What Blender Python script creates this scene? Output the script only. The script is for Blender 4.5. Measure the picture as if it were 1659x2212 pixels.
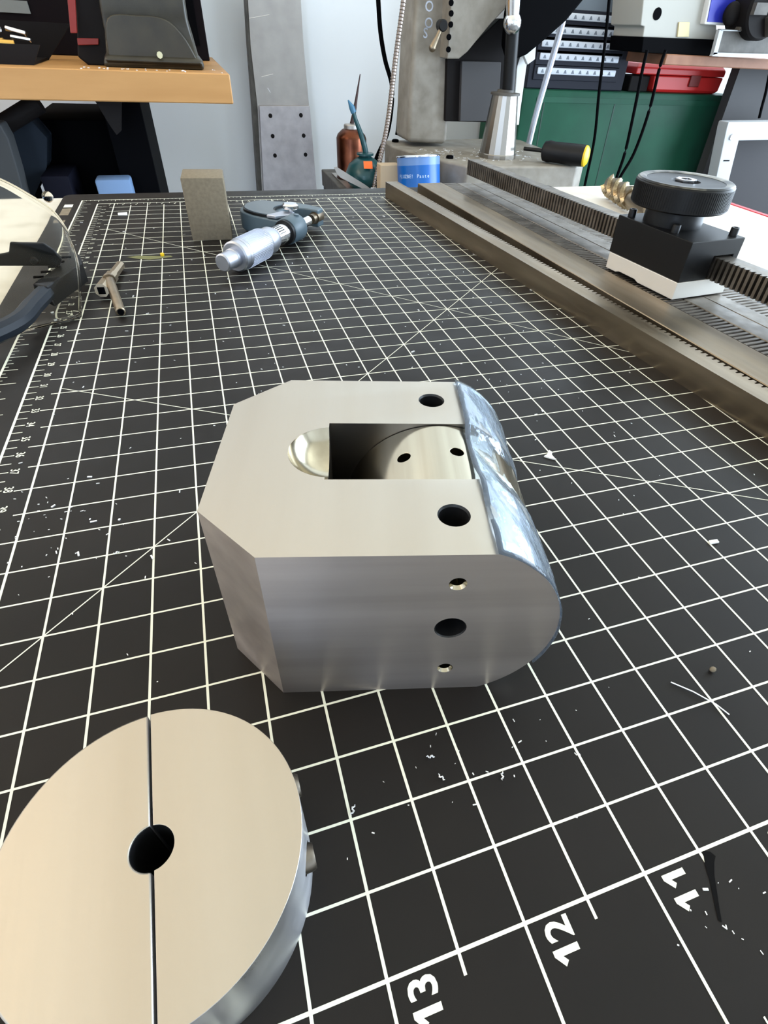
import bpy, bmesh, math, random
from mathutils import Vector, Matrix
random.seed(7)
S = 0.0254                                   # the place is laid out in inches (the mat's own grid), built in metres
PI = math.pi
sc = bpy.context.scene
COL = sc.collection
for o in list(bpy.data.objects): bpy.data.objects.remove(o)

# ------------------------------------------------------------------ camera
cam_d = bpy.data.cameras.new('camera'); cam = bpy.data.objects.new('camera', cam_d); COL.objects.link(cam)
CAM = Vector((-13.2347, -0.4861, 4.5859))
cam.location = CAM * S
cam.rotation_euler = (0.83425, -0.043465, -0.313889)
cam_d.sensor_fit = 'VERTICAL'; cam_d.sensor_height = 36.0; cam_d.sensor_width = 27.0
cam_d.lens = 36.0 * 1154.57 / 2212
cam_d.shift_x = -48.72 / 2212; cam_d.shift_y = 4.28 / 2212
cam_d.clip_start = 0.005; cam_d.clip_end = 60
sc.camera = cam
# ------------------------------------------------------------------ world, daylight, lamps, exposure
sc.view_settings.view_transform = 'Standard'; sc.view_settings.look = 'None'
sc.view_settings.gamma = 1.0; sc.view_settings.use_curve_mapping = False
sc.view_settings.exposure = 0.0
w = bpy.data.worlds.new('daylight'); sc.world = w; w.use_nodes = True
bg = w.node_tree.nodes['Background']; bg.inputs[0].default_value = (0.62, 0.78, 1.0, 1); bg.inputs[1].default_value = 1.0

def area(name, loc, rot, sx, sy, power, col):
    d = bpy.data.lights.new(name, 'AREA'); d.shape = 'RECTANGLE'; d.size = sx * S; d.size_y = sy * S
    d.energy = power; d.color = col
    o = bpy.data.objects.new(name, d); COL.objects.link(o); o.location = Vector(loc) * S; o.rotation_euler = rot
    return o
area('window_daylight', (83.5, 6, 16), (0, math.radians(90), 0), 62, 96, 142, (0.72, 0.86, 1.0))        # through the window in the right wall
area('door_daylight', (-50, -68.5, 8), (math.radians(90), 0, 0), 13, 74, 20, (0.66, 0.80, 1.0))         # through the open door behind the camera
area('ceiling_fill_up', (-28, 44, 40), (PI, 0, 0), 56, 30, 4.6, (1.0, 0.83, 0.62))                      # added fill lights that brighten the ceiling; no fixture hangs there
area('ceiling_fill_up', (-50, 2, 40), (PI, 0, 0), 46, 30, 3.4, (1.0, 0.85, 0.66))  # second added fill, also aimed up at the ceiling
area('ceiling_lamp_down', (-62, 20, 49.5), (0, 0, 0), 12, 60, 12, (1.0, 0.74, 0.45))

# ------------------------------------------------------------------ materials
def lin(c):
    return tuple((x / 255 / 12.92 if x / 255 <= .04045 else ((x / 255 + .055) / 1.055) ** 2.4) for x in c)
MATS = {}
def pm(name, rgb, rough=.5, metal=0, vary=None, bump=None, rvary=None, trans=0, ior=1.45, alpha=1, coat=0, stretch=None, rgb2=None, spec=None, aniso=0):
    if name in MATS: return MATS[name]
    m = bpy.data.materials.new(name); m.use_nodes = True; nt = m.node_tree
    b = nt.nodes['Principled BSDF']
    c = lin(rgb) + (1,)
    b.inputs['Base Color'].default_value = c; b.inputs['Roughness'].default_value = rough; b.inputs['Metallic'].default_value = metal
    b.inputs['IOR'].default_value = ior
    if spec is not None: b.inputs['Specular IOR Level'].default_value = spec
    if trans: b.inputs['Transmission Weight'].default_value = trans
    if alpha < 1: b.inputs['Alpha'].default_value = alpha
    if coat: b.inputs['Coat Weight'].default_value = coat; b.inputs['Coat Roughness'].default_value = .15
    if aniso: b.inputs['Anisotropic'].default_value = aniso
    def noise(scale, detail=4):
        tc = nt.nodes.new('ShaderNodeTexCoord'); mp = nt.nodes.new('ShaderNodeMapping'); n = nt.nodes.new('ShaderNodeTexNoise')
        nt.links.new(tc.outputs['Object'], mp.inputs[0]); nt.links.new(mp.outputs[0], n.inputs['Vector'])
        if stretch: mp.inputs['Scale'].default_value = stretch
        n.inputs['Scale'].default_value = scale / S; n.inputs['Detail'].default_value = detail
        return n
    if vary:                                   # (noise scale per inch, low, high) of the second colour
        n = noise(vary[0]); r = nt.nodes.new('ShaderNodeValToRGB')
        r.color_ramp.elements[0].position = vary[1]; r.color_ramp.elements[1].position = vary[2]
        c2 = lin(rgb2) + (1,) if rgb2 else tuple(x * .6 for x in c[:3]) + (1,)
        r.color_ramp.elements[0].color = c2; r.color_ramp.elements[1].color = c
        nt.links.new(n.outputs[0], r.inputs[0]); nt.links.new(r.outputs[0], b.inputs['Base Color'])
    if rvary:
        n = noise(rvary[0]); r = nt.nodes.new('ShaderNodeMapRange'); r.inputs[1].default_value = .3; r.inputs[2].default_value = .7
        r.inputs[3].default_value = rvary[1]; r.inputs[4].default_value = rvary[2]
        nt.links.new(n.outputs[0], r.inputs[0]); nt.links.new(r.outputs[0], b.inputs['Roughness'])
    if bump:
        n = noise(bump[0]); q = nt.nodes.new('ShaderNodeBump'); q.inputs['Strength'].default_value = bump[1]
        q.inputs['Distance'].default_value = bump[2] * S if len(bump) > 2 else .01 * S
        nt.links.new(n.outputs[0], q.inputs['Height']); nt.links.new(q.outputs[0], b.inputs['Normal'])
    if aniso:                                  # machining lines run level: the sheen spreads upright
        tz = nt.nodes.new('ShaderNodeCombineXYZ'); tz.inputs[2].default_value = 1.0; nt.links.new(tz.outputs[0], b.inputs['Tangent'])
    MATS[name] = m; return m

M_matblack = pm('mat_vinyl', (34, 31, 29), .36, vary=(.35, .35, .7), rgb2=(27, 25, 24), bump=(60, .10, .003), rvary=(.8, .36, .48), spec=.16)
M_print = pm('mat_print', (226, 226, 208), .55)
M_alu = pm('machined_aluminium', (186, 179, 168), .40, 1, bump=(11, .22, .005), stretch=(1, .06, 1), rvary=(2, .34, .46), vary=(1.6, .2, .8), rgb2=(175, 166, 153))
M_alu_side = pm('milled_aluminium', (176, 167, 162), .40, .95, bump=(26, .10, .003), stretch=(.05, 1, 1), rvary=(2, .37, .45), aniso=.75, vary=(3, .3, .7), rgb2=(152, 143, 138))
M_slot = pm('slot_aluminium_shaded', (126, 122, 118), .34, 1, bump=(20, .08, .003), stretch=(.05, 1, 1))  # same block metal, with the slot's shade put into a darker colour
M_polish = pm('polished_aluminium', (196, 187, 166), .17, 1, bump=(9, .12, .004), stretch=(1, 1, .02), vary=(5, .3, .7), rgb2=(166, 156, 136))
M_bore = pm('bore_shade', (22, 22, 23), .4, 0, spec=.4)  # shade inside the holes painted as a near-black colour
M_chrome = pm('bright_steel', (220, 220, 222), .16, 1)
M_satin = pm('satin_chrome', (184, 187, 197), .40, 1)
M_cone = pm('worn_chrome', (150, 145, 138), .28, 1)
M_steel = pm('ground_steel', (154, 140, 120), .36, 1, vary=(2.2, .3, .75), rgb2=(124, 111, 94), rvary=(3, .3, .5), stretch=(.15, 1, 1))
M_steel_d = pm('dark_steel', (134, 127, 118), .36, 1, vary=(2.4, .3, .7), rgb2=(104, 97, 89), rvary=(3, .34, .52))
M_blackox = pm('black_oxide', (14, 14, 15), .42, .0, spec=.3, bump=(20, .06, .003))
M_blackpl = pm('black_plastic', (16, 16, 18), .45, spec=.3)
M_black = pm('black_paint', (4, 4, 6), .7, spec=.04)
M_stone = pm('grey_stone', (128, 117, 100), .85, bump=(50, .25, .006), vary=(12, .3, .7), rgb2=(114, 104, 88), spec=.2)
M_clear = pm('clear_polycarbonate', (240, 238, 230), .05, trans=1.0, ior=1.08)
M_tape = pm('clear_tape', (222, 236, 252), .08, trans=.95, ior=1.3, bump=(4.5, .8, .03), stretch=(1, .4, 1))
M_micblue = pm('blue_grey_enamel', (76, 92, 102), .42, bump=(30, .12, .006))
M_micgrip = pm('grey_grip_plate', (88, 98, 106), .38)
M_wood = pm('bench_wood', (186, 140, 86), .5, vary=(1.2, .3, .75), rgb2=(170, 124, 72), stretch=(.12, 1, 1))
M_wall = pm('white_wall_paint', (236, 238, 240), .75, bump=(1.5, .04, .02))
M_plate = pm('aluminium_plate', (182, 177, 172), .48, .9, vary=(.9, .2, .8), rgb2=(164, 159, 155))
M_cast = pm('cast_grey_paint', (152, 146, 136), .55, vary=(.9, .3, .7), rgb2=(124, 117, 106), bump=(3, .12, .02))
M_castd = pm('cast_iron_dirty', (92, 88, 82), .6, vary=(1.1, .3, .7), rgb2=(64, 60, 55), bump=(4, .15, .02))
M_vise = pm('olive_hammer_paint', (52, 48, 38), .38, bump=(14, .25, .012), vary=(1, .3, .7), rgb2=(40, 37, 30))
M_vised = pm('dark_iron_and_shade', (22, 19, 19), .65, 0, spec=.15)  # dark iron parts; on the vise jaw it carries painted shadow
M_copper = pm('copper', (112, 68, 50), .3, 1, vary=(1.2, .3, .7), rgb2=(78, 44, 34))
M_teal = pm('teal_paint', (22, 66, 70), .28)
M_green = pm('green_paint', (28, 84, 62), .5, vary=(.4, .3, .7), rgb2=(24, 72, 54), spec=.25)
M_red = pm('red_plastic', (206, 42, 40), .4)
M_redd = pm('dark_red_paint', (120, 30, 24), .5)
M_tinblue = pm('tin_blue_print', (18, 92, 170), .3)
M_tinpale = pm('tin_pale_print', (98, 132, 184), .3)
M_white = pm('white_plastic', (226, 226, 224), .5)
M_cream = pm('cream_machine_paint', (174, 172, 164), .5, spec=.3)
M_yellow = pm('yellow_plastic', (224, 186, 28), .4)
M_orange = pm('orange_sticker', (246, 110, 40), .5)
M_blue = pm('blue_label', (42, 50, 168), .4)
M_bluebox = pm('pale_blue_box', (108, 134, 170), .7, spec=.2)
M_drawer = pm('drawer_grey', (38, 40, 50), .6, spec=.2)
M_drawer2 = pm('drawer_pale_grey', (118, 128, 138), .5)
M_table = pm('white_laminate', (218, 213, 203), .45, vary=(.9, .35, .55), rgb2=(202, 196, 184), spec=.3)
M_redtrim = pm('red_edge_band', (222, 72, 84), .5)
M_brown = pm('brown_bench_wood', (150, 104, 78), .6, vary=(.8, .3, .7), rgb2=(128, 86, 62))
M_greyp = pm('grey_panel_paint', (70, 69, 70), .6, spec=.2)
M_greyf = pm('grey_frame_paint', (176, 180, 184), .5)
M_brass = pm('brass', (222, 176, 92), .3, .85)
M_floor = pm('concrete', (126, 124, 120), .8, vary=(.3, .3, .7), rgb2=(106, 104, 100))
M_shav = pm('aluminium_shaving', (236, 236, 236), .3, .6)
M_paper = pm('paper_scrap', (236, 236, 232), .7)
M_goldchip = pm('gold_cutter', (172, 158, 132), .28, 1, vary=(4, .3, .7), rgb2=(120, 104, 80))
M_ceil = pm('ceiling_paint', (232, 224, 206), .8)
M_glass = pm('window_glass', (255, 255, 255), .0, trans=1, ior=1.01)
M_stain = pm('yellow_chalk', (104, 104, 66), .8)
M_stainw = pm('dark_oil_smear', (12, 11, 11), .5, spec=.05)

# ------------------------------------------------------------------ builders
def tag(o, label=None, cat=None, group=None, kind=None):
    if label: o['label'] = label
    if cat: o['category'] = cat
    if group: o['group'] = group
    if kind: o['kind'] = kind
    return o
def thing(name, label, cat, loc=(0, 0, 0), rz=0, group=None):
    o = bpy.data.objects.new(name, None); COL.objects.link(o)
    o.location = Vector(loc) * S; o.rotation_euler = (0, 0, rz); o.empty_display_size = .01
    return tag(o, label, cat, group)
class MB:
    """collects shapes (inches) into one bmesh"""
    def __init__(s): s.bm = bmesh.new()
    def _x(s, vs, M):
        if M is not None: bmesh.ops.transform(s.bm, matrix=M, verts=vs)
    def box(s, lo, hi, bev=0, M=None, seg=1):
        r = bmesh.ops.create_cube(s.bm, size=1); vs = r['verts']
        lo = Vector(lo); hi = Vector(hi)
        for v in vs: v.co = Vector([(lo[i] + hi[i]) / 2 + v.co[i] * (hi[i] - lo[i]) for i in range(3)])
        if bev:
            es = list({e for v in vs for e in v.link_edges})
            r = bmesh.ops.bevel(s.bm, geom=es, offset=bev, segments=seg, affect='EDGES', profile=.5)
            vs = list({v for f in r['faces'] for v in f.verts} | {v for v in vs if v.is_valid})
        s._x(vs, M); return s
    def prism(s, poly, a0, a1, axis='z', M=None):
        """poly in the two other axes, extruded from a0 to a1"""
        f = {'z': lambda p, a: (p[0], p[1], a), 'y': lambda p, a: (p[0], a, p[1]), 'x': lambda p, a: (a, p[0], p[1])}[axis]
        A = [s.bm.verts.new(f(p, a0)) for p in poly]; B = [s.bm.verts.new(f(p, a1)) for p in poly]
        n = len(poly); fs = [s.bm.faces.new(A), s.bm.faces.new(B[::-1])]
        for i in range(n): fs.append(s.bm.faces.new((A[i], B[i], B[(i + 1) % n], A[(i + 1) % n])))
        bmesh.ops.recalc_face_normals(s.bm, faces=fs); s._x(A + B, M); return s
    def lathe(s, prof, n=32, M=None, closed=True):
        """prof [(r,z)] turned round z"""
        rings = []; allv = []
        for r, z in prof:
            if r < 1e-6: v = [s.bm.verts.new((0, 0, z))]
            else: v = [s.bm.verts.new((r * math.cos(2 * PI * i / n), r * math.sin(2 * PI * i / n), z)) for i in range(n)]
            rings.append(v); allv += v
        fs = []
        for a, b in zip(rings, rings[1:]):
            for i in range(n):
                j = (i + 1) % n
                if len(a) == 1 and len(b) == 1: continue
                if len(a) == 1: fs.append(s.bm.faces.new((a[0], b[i], b[j])))
                elif len(b) == 1: fs.append(s.bm.faces.new((a[i], a[j], b[0])))
                else: fs.append(s.bm.faces.new((a[i], a[j], b[j], b[i])))
        if closed:
            for v in (rings[0], rings[-1]):
                if len(v) > 2: fs.append(s.bm.faces.new(v))
        bmesh.ops.recalc_face_normals(s.bm, faces=fs); s._x(allv, M); return s
    def cyl(s, p0, p1, r0, r1=None, n=20, bev=0):
        r1 = r0 if r1 is None else r1
        p0 = Vector(p0); p1 = Vector(p1); d = p1 - p0; L = d.length
        M = Matrix.Translation(p0) @ d.to_track_quat('Z', 'Y').to_matrix().to_4x4()
        pr = [(r0, 0), (r1, L)] if not bev else [(r0 - bev, 0), (r0, bev), (r1, L - bev), (r1 - bev, L)]
        return s.lathe([(0, 0)] + pr + [(0, L)], n, M, closed=False)
    def tube(s, pts, r, n=10, cap=True):
        pts = [Vector(p) for p in pts]; rs = r if isinstance(r, (list, tuple)) else [r] * len(pts)
        rings = []; up = Vector((0, 0, 1))
        for i, p in enumerate(pts):
            t = (pts[min(i + 1, len(pts) - 1)] - pts[max(i - 1, 0)]).normalized()
            a = t.cross(up)
            if a.length < 1e-3: a = t.cross(Vector((0, 1, 0)))
            a.normalize(); b = t.cross(a)
            rings.append([s.bm.verts.new(p + (a * math.cos(2 * PI * k / n) + b * math.sin(2 * PI * k / n)) * rs[i]) for k in range(n)])
        fs = []
        for A, B in zip(rings, rings[1:]):
            for k in range(n): fs.append(s.bm.faces.new((A[k], A[(k + 1) % n], B[(k + 1) % n], B[k])))
        if cap: fs += [s.bm.faces.new(rings[0][::-1]), s.bm.faces.new(rings[-1])]
        bmesh.ops.recalc_face_normals(s.bm, faces=fs); return s
    def sphere(s, c, r, sc=(1, 1, 1), u=24, v=14):
        q = bmesh.ops.create_uvsphere(s.bm, u_segments=u, v_segments=v, radius=1)
        for x in q['verts']: x.co = Vector([c[i] + x.co[i] * r * sc[i] for i in range(3)])
        return s
    def quad(s, a, b, c, d):
        s.bm.faces.new([s.bm.verts.new(p) for p in (a, b, c, d)]); return s
    def loft(s, secs):
        """closed polygons with equal counts, capped"""
        R = [[s.bm.verts.new(p) for p in sec] for sec in secs]; n = len(R[0]); fs = []
        for A, B in zip(R, R[1:]):
            for k in range(n): fs.append(s.bm.faces.new((A[k], A[(k + 1) % n], B[(k + 1) % n], B[k])))
        fs += [s.bm.faces.new(R[0][::-1]), s.bm.faces.new(R[-1])]
        bmesh.ops.recalc_face_normals(s.bm, faces=fs); return s
    def grid(s, rows):
        R = [[s.bm.verts.new(p) for p in row] for row in rows]
        for A, B in zip(R, R[1:]):
            for k in range(len(A) - 1): s.bm.faces.new((A[k], A[k + 1], B[k + 1], B[k]))
        return s
    def build(s, name, mat, parent=None, smooth=35, bevel=0, solid=0):
        for v in s.bm.verts: v.co *= S
        me = bpy.data.meshes.new(name); s.bm.to_mesh(me); s.bm.free()
        if smooth:
            me.polygons.foreach_set('use_smooth', [True] * len(me.polygons)); me.set_sharp_from_angle(angle=math.radians(smooth))
        me.materials.append(mat)
        o = bpy.data.objects.new(name, me); COL.objects.link(o); o.parent = parent
        if solid:
            q = o.modifiers.new('solid', 'SOLIDIFY'); q.thickness = solid * S; q.offset = 0
        if bevel:
            q = o.modifiers.new('bevel', 'BEVEL'); q.width = bevel * S; q.segments = 2; q.limit_method = 'ANGLE'; q.angle_limit = math.radians(40); q.harden_normals = True
        return o
def boolean(o, cutters, op='DIFFERENCE'):
    for c in cutters:
        q = o.modifiers.new('b', 'BOOLEAN'); q.operation = op; q.object = c; q.solver = 'EXACT'; q.material_mode = 'TRANSFER'
        bpy.context.view_layer.update()
        dg = bpy.context.evaluated_depsgraph_get()
        me = bpy.data.meshes.new_from_object(o.evaluated_get(dg)); o.modifiers.clear()
        old = o.data; o.data = me; bpy.data.meshes.remove(old)
    for c in cutters:
        m = c.data; bpy.data.objects.remove(c); bpy.data.meshes.remove(m)
    me = o.data; me.polygons.foreach_set('use_smooth', [True] * len(me.polygons)); me.set_sharp_from_angle(angle=math.radians(25))
    return o
def text_mesh(txt, size, mat, parent, M, name='printed_number', bold=.0, sx=1):
    c = bpy.data.curves.new(name, 'FONT'); c.body = txt; c.size = size * S; c.resolution_u = 3; c.offset = bold * size * S; c.align_x = 'LEFT'
    t = bpy.data.objects.new(name, c); COL.objects.link(t); bpy.context.view_layer.update()
    me = bpy.data.meshes.new_from_object(t.evaluated_get(bpy.context.evaluated_depsgraph_get()))
    bpy.data.objects.remove(t); bpy.data.curves.remove(c)
    me.transform(Matrix.Diagonal((sx, 1, 1, 1)))
    N = M.copy(); N.translation = M.translation * S; me.transform(N)
    me.materials.clear(); me.materials.append(mat)
    o = bpy.data.objects.new(name, me); COL.objects.link(o); o.parent = parent; return o
RCAM = cam.rotation_euler.to_matrix()
def at(u, v, y):
    """point at depth y (inches) that the photograph shows at pixel u,v: used to measure the far things"""
    r = RCAM @ Vector(((u - 878.22) / 1154.57, -(v - 1110.28) / 1154.57, -1)); t = (y - CAM.y) / r.y
    return CAM + r * t
def pz(pts, y): return [(at(u, v, y).x, at(u, v, y).z) for u, v in pts]
def slab(pts, y, thick, name, mat, parent=None, bevel=.04):
    return MB().prism(pz(pts, y), y, y + thick, 'y').build(name, mat, parent, bevel=bevel)
def struct(o): o['kind'] = 'structure'; return o
RZ = lambda a: Matrix.Rotation(a, 4, 'Z')
T = lambda *p: Matrix.Translation(p)

# ================================================================== the room
FZ, CZ = -34, 64
struct(MB().box((-76, -71, FZ - 1), (86, 63, FZ)).build('floor', M_floor, smooth=0))
struct(MB().box((-76, -71, CZ), (86, 63, CZ + 1)).build('ceiling', M_ceil, smooth=0))
struct(MB().box((-76, 62, FZ), (86, 63, CZ)).build('wall_back', M_wall, smooth=0))
struct(MB().box((-76, -71, FZ), (-75, 62, CZ)).build('wall_left', M_wall, smooth=0))
struct(MB().box((-75, -71, FZ), (-68, -70, CZ)).box((-26, -71, FZ), (85, -70, CZ)).box((-68, -71, 46), (-26, -70, CZ)).build('wall_front', M_wall, smooth=0))
wr = MB().box((85, -71, FZ), (86, 62, -16)).box((85, -71, 48), (86, 62, CZ)).box((85, -71, -16), (86, -43, 48)).box((85, 55, -16), (86, 62, 48))
struct(wr.build('wall_right', M_wall, smooth=0))
wn = bpy.data.objects.new('window_1', None); COL.objects.link(wn); struct(wn)
fr = MB().box((84.6, -43, -16), (86, -41, 48)).box((84.6, 53, -16), (86, 55, 48)).box((84.6, -41, -16), (86, 53, -14)).box((84.6, -41, 46), (86, 53, 48)).box((84.8, 5, -14), (85.8, 7, 46))
fr.build('window_frame', M_white, wn, smooth=0)

# ================================================================== table and cutting mat
tb = thing('work_table', 'white topped work table under the black cutting mat', 'table', (-13, 5, FZ))
MB().box((-28, -19, 32.4), (20.15, 17.55, 33.88), bev=.06).build('table_top', M_table, tb)
MB().box((20.15, -19, 32.5), (20.35, 17.55, 33.9)).build('edge_band', M_redtrim, tb, smooth=0)
for x in (-26, 18):
    for y in (-17, 15): MB().box((x - 1, y - 1, 0), (x + 1, y + 1, 32.4)).build('leg', M_greyf, tb, smooth=0)
mat_ = thing('cutting_mat', 'large black self healing cutting mat printed with a pale inch grid', 'cutting mat', (0, 0, -.12))
poly = []
def rounded(x0, y0, x1, y1, r, n=5):
    P = []
    for cx, cy, a in ((x1 - r, y1 - r, 0), (x0 + r, y1 - r, 90), (x0 + r, y0 + r, 180), (x1 - r, y0 + r, 270)):
        for k in range(n + 1):
            t = math.radians(a + 90 * k / n); P.append((cx + r * math.cos(t), cy + r * math.sin(t)))
    return P
MB().prism(rounded(-17.62, -1.6, .62, 22.38, .3), 0, .12).build('mat_body', M_matblack, mat_, smooth=30)
ZP = .1218
g = MB()
def hl(x0, x1, y, w): g.quad((x0, y - w / 2, ZP), (x1, y - w / 2, ZP), (x1, y + w / 2, ZP), (x0, y + w / 2, ZP))
def vl(x, y0, y1, w): z = ZP + .0006; g.quad((x - w / 2, y0, z), (x + w / 2, y0, z), (x + w / 2, y1, z), (x - w / 2, y1, z))
vl(-17, -1, 21.5, .04); vl(0, -1, 21.5, .04); hl(-17, 0, 21.5, .034); hl(-17, 0, -1, .034)
vl(-16.5, -.5, 21.0, .036); hl(-16.5, -.5, 21.0, .03)
for i in range(0, 33):
    x = -16 + .5 * i
    if x > -.4: break
    full = (i % 2 == 0)
    vl(x, -1.0 if full else -.13, 20.72 if not full else 20.98, .023 if not (i == 0) else .028)
for j in range(0, 42):
    y = .5 * j
    full = (j % 2 == 0)
    hl(-16.2 if full else -16.12, -.5, y, .025 if j == 0 else .020)
def diag(a, b, w=.014):
    a = Vector(a + (ZP + .0012,)); b = Vector(b + (ZP + .0012,)); d = (b - a).normalized(); n = Vector((-d.y, d.x, 0)) * w / 2
    g.quad(a - n, b - n, b + n, a + n)
diag((-16, 3), (-4, 15)); diag((-16, 18), (-.5, 2.5)); diag((-16, 8.66), (-.5, -.29)) 
g.build('printed_grid', M_print, mat_, smooth=0)
k = MB(); g = k
for i in range(0, 181):                                             # inch ruler on the left and near borders
    y = i * .125 - 1
    hl(-17, -17 + (.30 if i % 8 == 0 else .24 if i % 4 == 0 else .13 if i % 2 == 0 else .08), y, .016)
for i in range(0, 137):
    x = -17 + i * .125
    vl(x, -1, -1 + (.25 if i % 8 == 0 else .18 if i % 4 == 0 else .1), .014)
    vl(x, 21.5, 21.5 - (.22 if i % 4 == 0 else .1), .014)
for i in range(2, 104): hl(-16.5, -16.34, 21 - i * .19685, .016)     # centimetre rulers
for i in range(2, 80): vl(-16.5 + i * .19685, 21.0, 20.86, .014)
o = g.build('printed_ruler_marks', M_print, mat_, smooth=0); o.location.z = .0018 * S
for n in range(0, 17):
    MT = T(-n + .30, -.315 if n > 9 else -.2, ZP) @ RZ(PI / 2)
    m = MB(); cx = 0
    for ch in str(n):
        if ch == '1':                                   # upright stroke with a slanted flag
            m.prism([(cx + .075, 0), (cx + .118, 0), (cx + .118, .19), (cx + .085, .19), (cx + .02, .135), (cx + .046, .105), (cx + .075, .13)], 0, .0004, M=MT)
        else:
            text_mesh(ch, .27, M_print, mat_, MT @ T(cx + .005, 0, 0), bold=.022)
        cx += .145
    if '1' in str(n): m.build('printed_number', M_print, mat_, smooth=0)
    else: m.bm.free()
for n in range(1, 54):
    text_mesh(str(n), .155, M_print, mat_, T(-16.32, 21 - n * .3937 + .07, ZP) @ RZ(-PI / 2), bold=.01, sx=.8)
for n in range(1, 40):
    text_mesh(str(n), .13, M_print, mat_, T(-16.5 + n * .3937 - .06, 20.76, ZP) @ RZ(0), bold=.01, sx=.8)
for y, h in ((20.65, .35), (19.7, .8), (18.85, .28)):               # maker's panel printed on the left margin
    MB().quad((-17.45, y, ZP), (-17.2, y, ZP), (-17.2, y + h, ZP), (-17.45, y + h, ZP)).build('printed_panel', M_print if y > 20 else M_stone, mat_, smooth=0)
def smear(pts, mat, name='oil_smear'):
    m = MB(); m.bm.faces.new([m.bm.verts.new((x, y, ZP + .0030)) for x, y in pts]); return m.build(name, mat, mat_, smooth=0)
smear([(-10.47, -.01), (-10.42, -.03), (-10.40, -.07), (-10.44, -.10), (-10.50, -.17), (-10.60, -.33), (-10.655, -.42), (-10.67, -.40), (-10.63, -.32), (-10.56, -.19), (-10.52, -.09)], M_stainw)
smear([(-15.35, 15.35), (-15.1, 15.42), (-14.6, 15.32), (-14.3, 15.3), (-14.25, 15.18), (-14.8, 15.05), (-15.05, 15.15)], M_stain, 'chalk_smear')

# ================================================================== machined block with the fork slot
BA = math.atan2(-.2530, .9675)
bk = thing('clevis_block', 'big machined aluminium block with chamfered corners, fork slot and rounded end', 'metal block', (-13.34, 2.23, 0), BA)
plan = [(0, 0), (2.6, 0), (2.6, 2.53), (0, 2.53), (-.5, 2.04), (-.5, .49)]
body = MB().prism(plan, 0, 1.82).build('block_body', M_alu, bk, smooth=0)
prof = [(-.8, -.2), (1.72, -.2)]
c0, R0 = (1.37, .90), 1.0
a0 = math.asin((-.0 - c0[1]) / R0); a1 = math.asin((1.82 - c0[1]) / R0)
arc = [(c0[0] + R0 * math.cos(a0 + (a1 - a0) * i / 40), c0[1] + R0 * math.sin(a0 + (a1 - a0) * i / 40)) for i in range(41)]
prof = [(-.8, 0)] + arc + [(-.8, 1.82)]
cut = [MB().prism(prof, -.2, 2.8, 'y').build('c', M_alu, bk, smooth=0)]
boolean(body, cut, 'INTERSECT')
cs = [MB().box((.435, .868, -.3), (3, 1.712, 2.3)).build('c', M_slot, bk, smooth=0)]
cs.append(MB().sphere((.47, 1.27, 1.96), .40, u=40, v=24).build('c', M_polish, bk))
for (a, b) in ((1.454, .423), (1.438, 2.146)):
    cs.append(MB().lathe([(0, -.9), (.115, -.9), (.118, -.02), (.13, .0), (.13, .3), (0, .3)], 32, T(a, b, 1.82), closed=False).build('c', M_bore, bk))
for (a, z, r) in ((1.465, 1.5, .052), (1.462, .942, .127), (1.472, .34, .052)):
    cs.append(MB().lathe([(0, -.2), (r * (1.35 if r < .1 else 1.06), -.2), (r * (1.35 if r < .1 else 1.06), 0), (r, .03 if r < .1 else .012), (r, .62), (0, .62)], 28, T(a, 0, z) @ Matrix.Rotation(-PI / 2, 4, 'X'), closed=False).build('c', M_polish if r < .1 else M_bore, bk))
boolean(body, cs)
me = body.data                                            # brushed top and milled flanks are the same metal with different tool marks
for nm in (M_alu_side,):
    if nm.name not in [m.name for m in me.materials if m]: me.materials.append(nm)
si = [i for i, m in enumerate(me.materials) if m and m.name == M_alu_side.name][0]
for p in me.polygons:
    if abs(p.normal.z) < .5 and p.material_index == 0: p.material_index = si
bv = body.modifiers.new('bevel', 'BEVEL'); bv.width = .007 * S; bv.segments = 1; bv.limit_method = 'ANGLE'; bv.angle_limit = math.radians(50); bv.use_clamp_overlap = True
# clear tape over the rounded end
rows = []
for i in range(26):
    t = a1 + .05 + (-.55 - a1) * i / 25
    row = []
    for j in range(40):
        b = -.02 + 2.57 * j / 39
        rr = R0 + .012 + .014 * math.sin(b * 9 + i * .5) * math.sin(i * .7 + b * 3) * (1 if .1 < b < 2.4 else .3)
        if .86 < b < 1.72: rr -= .06 * math.sin((b - .86) / .86 * PI)
        row.append((c0[0] + rr * math.cos(t), b, c0[1] + rr * math.sin(t)))
    rows.append(row)
tp = MB().grid(rows).build('clear_tape', M_tape, bk, smooth=60, solid=.006)
tag(tp, 'clear wrinkled plastic tape')

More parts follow.
